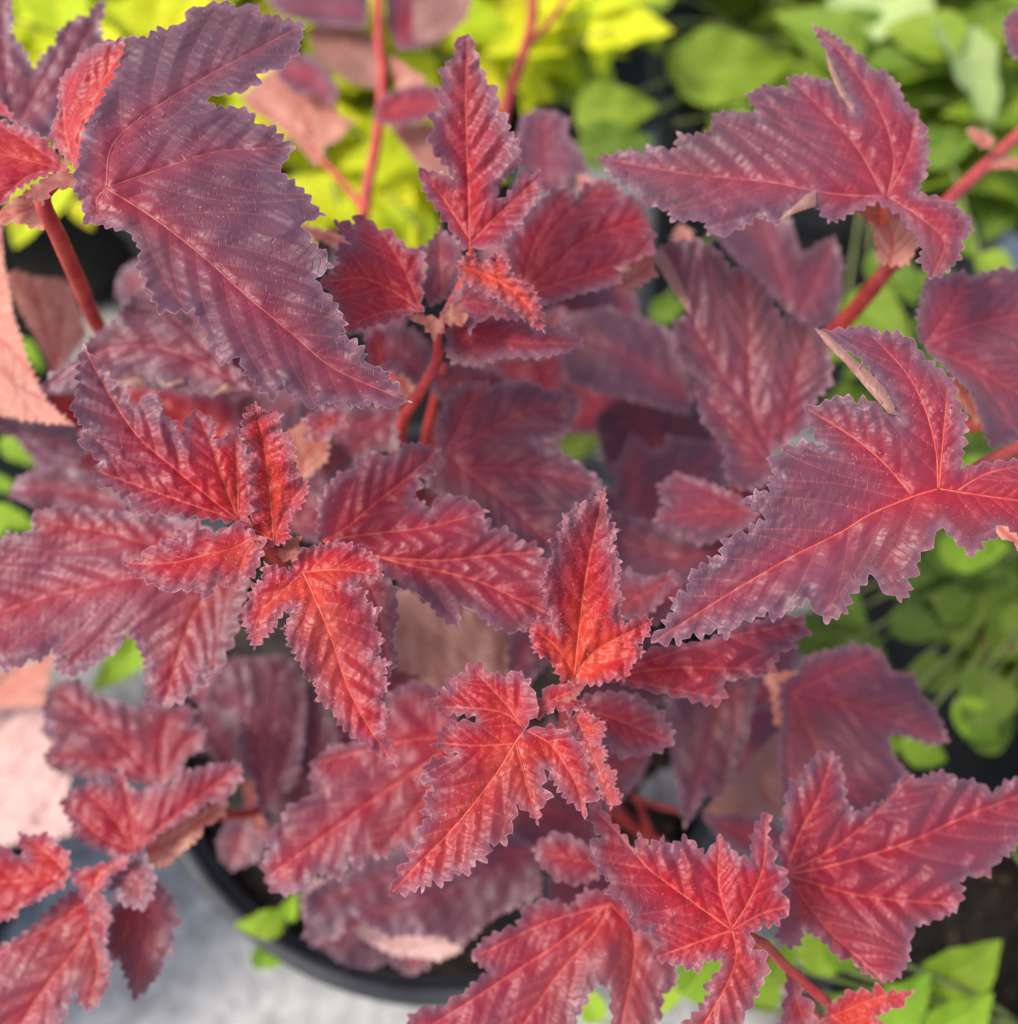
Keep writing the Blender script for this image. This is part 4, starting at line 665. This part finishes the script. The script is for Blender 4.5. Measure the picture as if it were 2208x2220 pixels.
leaf(S, ['I', 820,380, 900,330, 930,260, 1050,230, 1150,200, 1280,230, 1330,320, 1430,340, 1470,430, 1530,500, 1560,560, 1590,640, 1540,665, 1440,640, 1350,600, 1320,640, 1340,710, 1410,790, 1350,870, 1300,950, 1180,980, 1060,950, 900,930, 830,900, 820,700, 830,520],
     [['I', 885,420, 1100,470, 1350,560, 1570,650], ['I', 885,420, 1000,700, 1200,930], ['I', 885,420, 1080,330, 1270,250], ['I', 880,430, 860,700, 880,900]], d=.318, n=(.1, .25, .96), age=.16, px=7, pleat=1.1)
leaf(S, ['I', 740,340, 910,330, 885,430, 840,600, 800,560, 785,430], [['I', 830,580, 850,450, 860,340]], d=.325, n=(-.3, .2, .9), age=.7, flip=True, px=8)
leaf(S, ['I', 300,450, 400,430, 600,350, 730,340, 700,480, 680,600, 650,720, 580,850, 540,910, 480,880, 430,970, 390,1040, 360,900, 330,700], [['I', 600,360, 520,600, 400,1000], ['I', 620,360, 620,620, 540,890]], d=.35, n=(-.1, .3, .95), age=.0, px=8)
leaf(S, ['I', 470,970, 600,830, 700,720, 815,600, 835,800, 830,980, 760,1010, 600,990], [['I', 820,960, 720,850, 800,640]], d=.37, n=(.1, .3, .95), age=.05, flip=True, px=8)
leaf(S, ['I', 470,990, 620,970, 780,990, 850,1080, 800,1180, 640,1150, 540,1080], [['I', 820,1150, 650,1060, 500,1000]], d=.36, n=(.1, .3, .95), age=.2, px=8)
tube('branch', [at(1200, 1500, .40), at(1215, 1540, .405), at(1225, 1590, .41), np.array([.03, .125, SOIL+.03]), np.array([.025, .13, SOIL-.02])], [.001, .0013, .0015, .002, .0026], M['stem'], S, 8, 6, .03)
tube('branch', [at(1280, 1530, .40), at(1240, 1520, .402), at(1190, 1505, .405)], [.0009, .001, .001], M['stem'], S, 8, 6, .03)
# --- blurred shoots behind, towards the top
leaf(S, ['O', 455,185, 500,140, 540,110, 600,130, 630,180, 640,220, 668,225, 640,262, 612,275, 600,315, 560,270, 520,235, 480,210], [['O', 605,305, 580,220, 540,130], ['O', 605,300, 540,230, 465,185]], d=.42, n=(0, .2, .97), age=.3, flip=True, px=10)
leaf(S, ['O', 520,140, 545,95, 600,110, 640,170, 625,200, 590,170, 560,180], [['O', 620,195, 580,140, 530,125]], d=.415, n=(0, .2, .97), age=.2, px=10)
leaf(S, ['O', 580,60, 610,35, 680,55, 725,80, 718,170, 650,150, 600,110], [['O', 715,160, 650,90, 590,60]], d=.45, n=(0, .3, .9), age=.0, px=10, flip=True)
leaf(S, ['O', 500,0, 600,-40, 700,-20, 690,50, 600,45, 540,30], [['O', 690,20, 520,10]], d=.45, n=(0, .3, .9), age=.0, px=10)
leaf(S, ['O', 725,-20, 800,-60, 900,-40, 880,30, 820,85, 750,95, 730,40], [['O', 740,80, 800,20, 880,-20]], d=.43, n=(0, .2, .9), age=.25, px=10)
leaf(S, ['O', 780,0, 890,-20, 880,35, 825,80, 780,75], [['O', 790,70, 870,0]], d=.42, n=(0, .2, .9), age=.0, px=10, flip=True)
leaf(S, ['O', 705,225, 720,180, 780,160, 830,165, 842,200, 800,228, 740,238], [['O', 710,215, 780,195, 838,200]], d=.41, n=(0, .2, .9), age=.45, px=9)
leaf(S, ['O', 735,105, 760,120, 805,150, 790,172, 750,170], [['O', 750,165, 745,110]], d=.42, n=(0, .2, .9), age=.2, px=9, flip=True)
leaf(S, ['O', 735,240, 820,233, 850,300, 855,330, 815,345, 790,310], [['O', 745,245, 845,330]], d=.42, n=(0, .2, .9), age=.1, px=9, flip=True)
leaf(S, ['O', 640,470, 610,455, 570,440, 575,425, 640,440, 670,470], [['O', 665,465, 575,432]], d=.31, n=(0, .2, .9), age=.3, px=9, flip=True)
tube('branch', [at(715, -90, .43), at(715, 60, .425), at(722, 150, .42), at(712, 260, .415), at(690, 380, .41), at(690, 480, .42), at(740, 640, .44), np.array([-.045, .215, SOIL+.03]), np.array([-.035, .205, SOIL-.02])], [.0016, .0018, .0020, .0021, .0023, .0024, .0025, .0028, .003], M['stem'], S, 10, 8, .02)
tube('branch', [at(605, 300, .42), at(640, 335, .416), at(688, 395, .412)], [.0011, .0013, .0014], M['stem'], S, 8, 8, .02)
tube('branch', [at(1000, -90, .47), at(1005, 30, .465), at(985, 110, .455), at(955, 200, .45), at(930, 330, .45), at(920, 560, .46), np.array([-.02, .23, SOIL+.03]), np.array([-.015, .215, SOIL-.02])], [.0018, .0022, .0024, .0024, .0025, .0026, .003, .0032], M['stem'], S, 10, 8, .02)
tube('branch', [at(990, 90, .457), at(1030, 50, .465), at(1080, -20, .475)], [.0014, .0013, .0012], M['stem'], S, 8, 8, .02)
# lower canopy of the same shrub, seen in the gaps
for i, (x, y, a, L, d) in enumerate([(640, 900, -20, 260, .40), (900, 1000, 35, 260, .42), (1150, 800, -30, 240, .43), (1300, 1050, 60, 260, .40), (1000, 560, 10, 200, .40), (620, 1350, 200, 240, .41), (1330, 900, 10, 230, .42), (320, 1000, -60, 260, .40),
        (240, 830, -80, 240, .41), (480, 850, -10, 250, .39), (1080, 1240, 100, 240, .40), (900, 1380, 150, 230, .39), (480, 1250, 190, 230, .40), (1120, 1130, 20, 230, .38), (1050, 1640, 120, 220, .38), (1330, 1420, 60, 200, .41), (1190, 650, -60, 220, .41), (400, 650, -50, 230, .39), (800, 880, 80, 220, .37), (730, 620, -20, 200, .38), (720, 1330, 40, 250, .36), (1000, 1500, 70, 240, .375), (620, 1560, -40, 260, .37), (1120, 1560, -70, 230, .37), (820, 1700, 250, 240, .375), (1030, 1190, -30, 240, .36), (1180, 960, 60, 220, .37), (960, 760, 30, 210, .37), (1400, 1330, 20, 200, .39), (560, 1420, 170, 230, .375), (860, 1230, 10, 230, .37)]):
    g = lobed(x, y, a, L, .9, 50+i); leaf(S, g[0], g[1], d=d, n=(random.uniform(-.2, .2), random.uniform(.2, .5), .9), age=random.uniform(0, .25), px=11)
# ---------------------------------------------------------------- neighbouring green plants
def green_mesh(name, mat, wd, seed, ser=True):
    r = np.random.default_rng(seed); nu, nv = 8, 20; V = []; vd = []; s2 = []
    for j in range(nv+1):
        t = j/nv; w_ = wd*.5*(math.sin(math.pi*t**.68)**.85)*(1-.12*t)
        if ser and j % 2: w_ *= 1.06
        for i in range(nu+1):
            u = i/nu*2-1; x = u*w_
            V.append((x, t, .22*abs(x)*1.6-.28*t*t*r.uniform(.98, 1.02)+.012*math.sin(14*t+3*u)+.015*math.cos(abs(u)*3-t*22)*abs(u)))
            vd.append(abs(x)*35); s2.append(abs(math.sin((t-abs(u)*.12)*math.pi*6))*3)
    Fc = [[j*(nu+1)+i, j*(nu+1)+i+1, (j+1)*(nu+1)+i+1, (j+1)*(nu+1)+i] for j in range(nv) for i in range(nu)]
    me = bpy.data.meshes.new(name); me.from_pydata(V, [], Fc); me.update(); me.polygons.foreach_set('use_smooth', [True]*len(me.polygons))
    for k, a in (('vd', vd), ('sd', s2)):
        x = me.attributes.new(k, 'FLOAT', 'POINT'); x.data.foreach_set('value', np.array(a, np.float32))
    me.materials.append(mat); return me
def set_leaf(parent, me, base, y, zup, L, name='leaf'):
    y = np.asarray(y, float); y = y/np.linalg.norm(y); x = np.cross(y, zup); x /= np.linalg.norm(x)+1e-9; z = np.cross(x, y)
    o = bpy.data.objects.new(name, me); col.objects.link(o); o.parent = parent
    Mx = Matrix(((x[0], y[0], z[0], 0), (x[1], y[1], z[1], 0), (x[2], y[2], z[2], 0), (0, 0, 0, 1)))
    o.matrix_local = Matrix.Translation(Vector(np.asarray(base)-ORIG[parent.name])) @ Mx @ Matrix.Scale(L, 4); return o
def cam_depth(p): q = (np.asarray(p)-CAM) @ RC; return -q[2], 1104+q[0]/max(1e-3, -q[2])*F, 1110-q[1]/max(1e-3, -q[2])*F
def plant(label, cx, cy, zs, mat, nst, per, spread, hgt, L, wd, seed, keep=.46, cat='shrub', heads=(), name='leafy_shrub', skip=None):
    r = np.random.default_rng(seed); e = empty(name, (cx, cy, zs), label, cat); mes = [green_mesh('green_leaf', M[mat], wd*q, seed+i) for i, q in enumerate((.9, 1.0, 1.15))]
    for s in range(nst):
        a = r.uniform(0, 6.283); rr = spread*math.sqrt(r.uniform(.02, 1)); h = hgt*(1-.45*(rr/spread)**2)*r.uniform(.75, 1.1)
        top = np.array([cx+rr*math.cos(a), cy+rr*math.sin(a), zs+h]); b0 = np.array([cx+.03*math.cos(a), cy+.03*math.sin(a), zs-.01]); mid = (b0+top)/2+np.array([0, 0, .03*h/.2])
        dt, px, py = cam_depth(top)
        if dt < keep-.02 and -100 < px < 2300 and -100 < py < 2320: continue
        tube('stem', [b0, mid, top], [.0012, .0009, .0006], M['gstem'], e, 6, 5)
        Q = spline([b0, mid, top], 12)
        for j in range(per):
            t = .22+.78*(j+r.uniform(0, .6))/per; p = Q[min(len(Q)-1, int(t*(len(Q)-1)))]; b = a+j*2.4+r.uniform(-.4, .4)
            d = np.array([math.cos(b), math.sin(b), r.uniform(-.15, .65)]); LL = L*r.uniform(.7, 1.2)
            dt, px, py = cam_depth(p+d*LL*.7)
            if dt < keep and -150 < px < 2350 and -150 < py < 2370: continue
            if skip and any(x0 < px/1.1488 < x1 and y0 < py/1.1488 < y1 for x0, y0, x1, y1 in skip): continue
            set_leaf(e, mes[j % 3], p, d, np.array([r.normal(scale=.25), r.normal(scale=.25), 1.0]), LL)
    for (x, y, dd, rad) in heads:                      # dried flower clusters
        c = at(x, y, dd); V = []; Fc = []
        for _ in range(90):
            q = r.normal(size=3); q /= np.linalg.norm(q); q = c+q*rad*r.uniform(.5, 1.0)*np.array([1, 1, .6]); s = rad*r.uniform(.10, .20); j = len(V)
            for z in ((1, 0, 0), (-1, 0, 0), (0, 1, 0), (0, -1, 0), (0, 0, 1), (0, 0, -1)): V.append(q+np.array(z)*s)
            for f in ((0, 2, 4), (2, 1, 4), (1, 3, 4), (3, 0, 4), (2, 0, 5), (1, 2, 5), (3, 1, 5), (0, 3, 5)): Fc.append([j+k for k in f])
        hd = link('dried_flower_head', V, Fc, M['brown'], e, loc=c)
        tube('stem', [np.array([cx, cy, zs-.01]), (c+np.array([cx, cy, zs]))/2, c], [.0018, .0014, .001], M['gstem'], e, 6, 5)
    return e, mes
def placed(e, me, items):
    """single leaves picked out of the photograph: base, tip (overview grid), distances of both, turn of the blade"""
    for (x0, y0, x1, y1, d0, d1, ux, uz) in items:
        a, b = at(x0, y0, d0), at(x1, y1, d1); L = np.linalg.norm(b-a)
        set_leaf(e, me, a, b-a, np.array([ux, -.45, uz]), L)
        e0 = ORIG[e.name]; tube('stem', [np.array([e0[0], e0[1], e0[2]-.01]), (a+e0)/2+np.array([0, .0, .03]), a], [.0016, .0012, .0007], M['gstem'], e, 6, 5)
GP, GM = plant('golden yellow leafy shrub glowing behind the red ninebark', -.12, .53, .214, 'lime', 52, 9, .20, .17, .040, .62, 11, .50, skip=[(100, 440, 260, 640)])
placed(GP, GM[1], [(1060, 0, 900, 40, .56, .55, 0, .9), (1050, 190, 950, 50, .57, .56, .1, .9), (830, 480, 640, 400, .52, .50, 0, .9), (840, 380, 690, 300, .54, .53, 0, .9), (560, 400, 640, 330, .55, .54, 0, .9), (620, 300, 560, 330, .55, .54, 0, .9),
    (1115, -40, 1155, 115, .55, .54, .3, .6), (1075, -40, 1085, 90, .56, .55, .3, .6), (60, 100, 200, 20, .55, .57, 0, .9), (230, 40, 420, 10, .54, .55, 0, .9), (150, 120, 60, 40, .55, .56, 0, .9), (300, 60, 420, 60, .52, .53, 0, .9), (470, 200, 560, 150, .54, .54, 0, .9), (470, 250, 580, 300, .53, .53, 0, .9), (560, 350, 660, 420, .53, .53, 0, .9),
    (140, 380, 170, 430, .50, .50, 0, .9), (850, 40, 940, 90, .56, .56, 0, .9), (960, 130, 1050, 180, .55, .55, 0, .9), (880, 120, 960, 200, .55, .55, 0, .9), (720, 330, 830, 420, .53, .53, 0, .9), (640, 390, 740, 440, .50, .50, 0, .9)])
MP, MM = plant('mid green shrub with rounded leaves behind the upper red leaf', .215, .56, .214, 'mid', 60, 8, .19, .15, .042, .68, 23, .50, heads=[(1825, 150, .56, .016), (1500, 330, .60, .010)], skip=[(1170, -80, 1470, 190), (1190, 200, 1290, 290)])
placed(MP, MM[1], [(1270, 150, 1500, 100, .56, .55, 0, .9), (1030, 80, 1170, 210, .57, .56, 0, .9), (1085, 225, 1240, 185, .55, .54, 0, .9), (1260, 140, 1370, 75, .58, .57, 0, .9), (1090, 290, 1230, 250, .54, .53, 0, .9), (1500, 170, 1380, 130, .57, .57, 0, .9), (1730, 300, 1850, 250, .52, .51, 0, .9), (1600, 560, 1720, 640, .50, .48, 0, .9), (1740, 400, 1860, 470, .50, .49, 0, .9), (1640, 480, 1740, 560, .50, .49, 0, .9), (1850, 480, 1920, 540, .48, .47, 0, .9), (1230, 600, 1300, 560, .50, .50, 0, .9)])
PM = green_mesh('pale_green_leaf', plain_leaf_material('pale_green_leaf', (.42, .52, .16), (.50, .60, .22), (.5, .58, .25), .35), .60, 5)
placed(MP, PM, [(1760, -20, 1530, 40, .54, .53, -.3, .8), (1765, 40, 1915, 215, .52, .50, .5, .7)])
DP, DM = plant('deep green shrub with brown dried flower heads right of the ninebark', .290, .262, .194, 'deep', 60, 9, .16, .12, .034, .70, 31, .425, heads=[(1905, 1195, .45, .012), (1870, 700, .5, .008)], skip=[(1830, 1420, 1900, 1500)])
placed(DP, DM[1], [(1750, 1010, 1900, 1080, .43, .42, 0, .9), (1680, 1160, 1790, 1200, .45, .44, 0, .9), (1560, 1180, 1680, 1250, .46, .45, 0, .9), (1830, 1400, 1930, 1360, .44, .44, 0, .9), (1060, 850, 1140, 810, .47, .46, 0, .9), (1480, 1180, 1590, 1230, .46, .45, 0, .9), (1540, 1100, 1640, 1180, .45, .44, 0, .9), (1600, 1250, 1700, 1300, .46, .45, 0, .9), (1720, 1260, 1830, 1290, .45, .44, 0, .9), (1760, 1130, 1860, 1160, .44, .44, 0, .9), (1860, 1080, 1940, 1130, .44, .44, 0, .9), (1640, 1330, 1760, 1350, .45, .44, 0, .9)])
placed(DP, green_mesh('yellow_green_leaf', M['fresh'], .62, 77), [(1770, 1040, 1920, 1030, .425, .42, 0, .9), (1410, 1330, 1450, 1410, .44, .43, .4, .8), (1830, 860, 1850, 960, .45, .44, 0, .9), (1700, 1400, 1800, 1440, .43, .43, 0, .9), (1600, 1420, 1720, 1400, .43, .43, 0, .9), (1800, 1330, 1900, 1400, .43, .43, 0, .9)])
FP, FM = plant('fresh lime green leafy plant beside the lower red leaves', .232, .018, .174, 'fresh', 26, 7, .14, .12, .036, .72, 41, .38, cat='plant', name='leafy_plant', skip=[(1790, 1540, 1990, 1770), (1860, 1780, 1990, 1990)])
placed(FP, FM[1], [(1740, 1880, 1900, 1800, .38, .37, 0, .9), (1560, 1760, 1660, 1840, .37, .37, 0, .9), (1500, 1800, 1640, 1760, .37, .37, 0, .9), (1290, 1880, 1370, 1800, .37, .36, 0, .9), (1340, 1780, 1300, 1900, .38, .38, 0, .9), (1130, 1930, 1100, 1860, .38, .38, 0, .9), (1650, 1930, 1760, 1860, .37, .36, 0, .9), (1460, 1850, 1500, 1780, .37, .37, 0, .9), (1400, 1900, 1460, 1800, .38, .37, 0, .9), (1750, 1960, 1880, 1900, .37, .36, 0, .9), (1260, 1840, 1240, 1930, .38, .38, 0, .9), (1900, 1590, 1940, 1560, .37, .37, 0, .9), (1560, 1920, 1640, 1880, .37, .37, 0, .9)])
LP, LM = plant('low plant with long light green leaves left of the ninebark pot', -.375, .130, .174, 'fresh', 12, 5, .12, .10, .040, .50, 53, .43, cat='plant', name='leafy_plant')
placed(LP, LM[0], [(285, 1190, 172, 1310, .47, .46, .3, .9), (0, 830, 90, 880, .46, .46, 0, .9), (-20, 960, 70, 1000, .45, .45, 0, .9), (-30, 900, 40, 930, .46, .46, 0, .9), (40, 640, 75, 700, .50, .50, 0, .9), (-30, 1010, 30, 980, .45, .45, 0, .9)])
M['maroon'] = plain_leaf_material('gap_shade_leaf', (.022, .008, .012), (.05, .014, .02), (.06, .03, .03), .2)  # near-black leaves of an added plant, standing in for shade between the shrubs
plant('dark maroon leafy plant added to darken the gap behind the green shrubs', .06, .86, .214, 'maroon', 60, 8, .26, .16, .055, .7, 61, .5, cat='plant', name='leafy_plant')
plant('yellow green leafy shrub behind the slate grey pot', -.37, .66, .214, 'lime', 40, 8, .20, .16, .040, .62, 71, .55)
SD = empty('seedling', at(545, 1740, .425), 'small lime green seedling sprouting at the rim of the black pot', 'seedling')
sm = green_mesh('seedling_leaf', M['fresh'], .62, 90)
s0 = ORIG['seedling']
set_leaf(SD, sm, at(538, 1738, .405), at(450, 1752, .395)-at(538, 1738, .405), np.array([0, -.4, .9]), np.linalg.norm(at(450, 1752, .395)-at(538, 1738, .405)))
set_leaf(SD, sm, at(525, 1770, .41), at(480, 1850, .415)-at(525, 1770, .41), np.array([.3, -.4, .8]), np.linalg.norm(at(480, 1850, .415)-at(525, 1770, .41)))
set_leaf(SD, sm, at(540, 1735, .405), at(552, 1700, .40)-at(540, 1735, .405), np.array([0, -.4, .9]), .012)
tube('stem', [s0-np.array([0, 0, .012]), at(540, 1738, .406)], [.0012, .0009], M['gstem'], SD, 6, 5)
tube('stem', [at(540, 1740, .407), at(525, 1770, .41)], [.0008, .0007], M['gstem'], SD, 6, 5)
dl, dr_ = lobed(1330, 1480, -100, 130, .8, 99)
dead = leaf(None, dl, dr_, d=.455, n=(0, .5, .85), age=0, px=10, mat='dead', name='dried_leaf', wave=2.0)
tag(dead, 'grey dried leaf lying on the soil among the ninebark stems', 'leaf')
print('triangles', sum(len(o.data.polygons) for o in bpy.data.objects if o.type == 'MESH'))
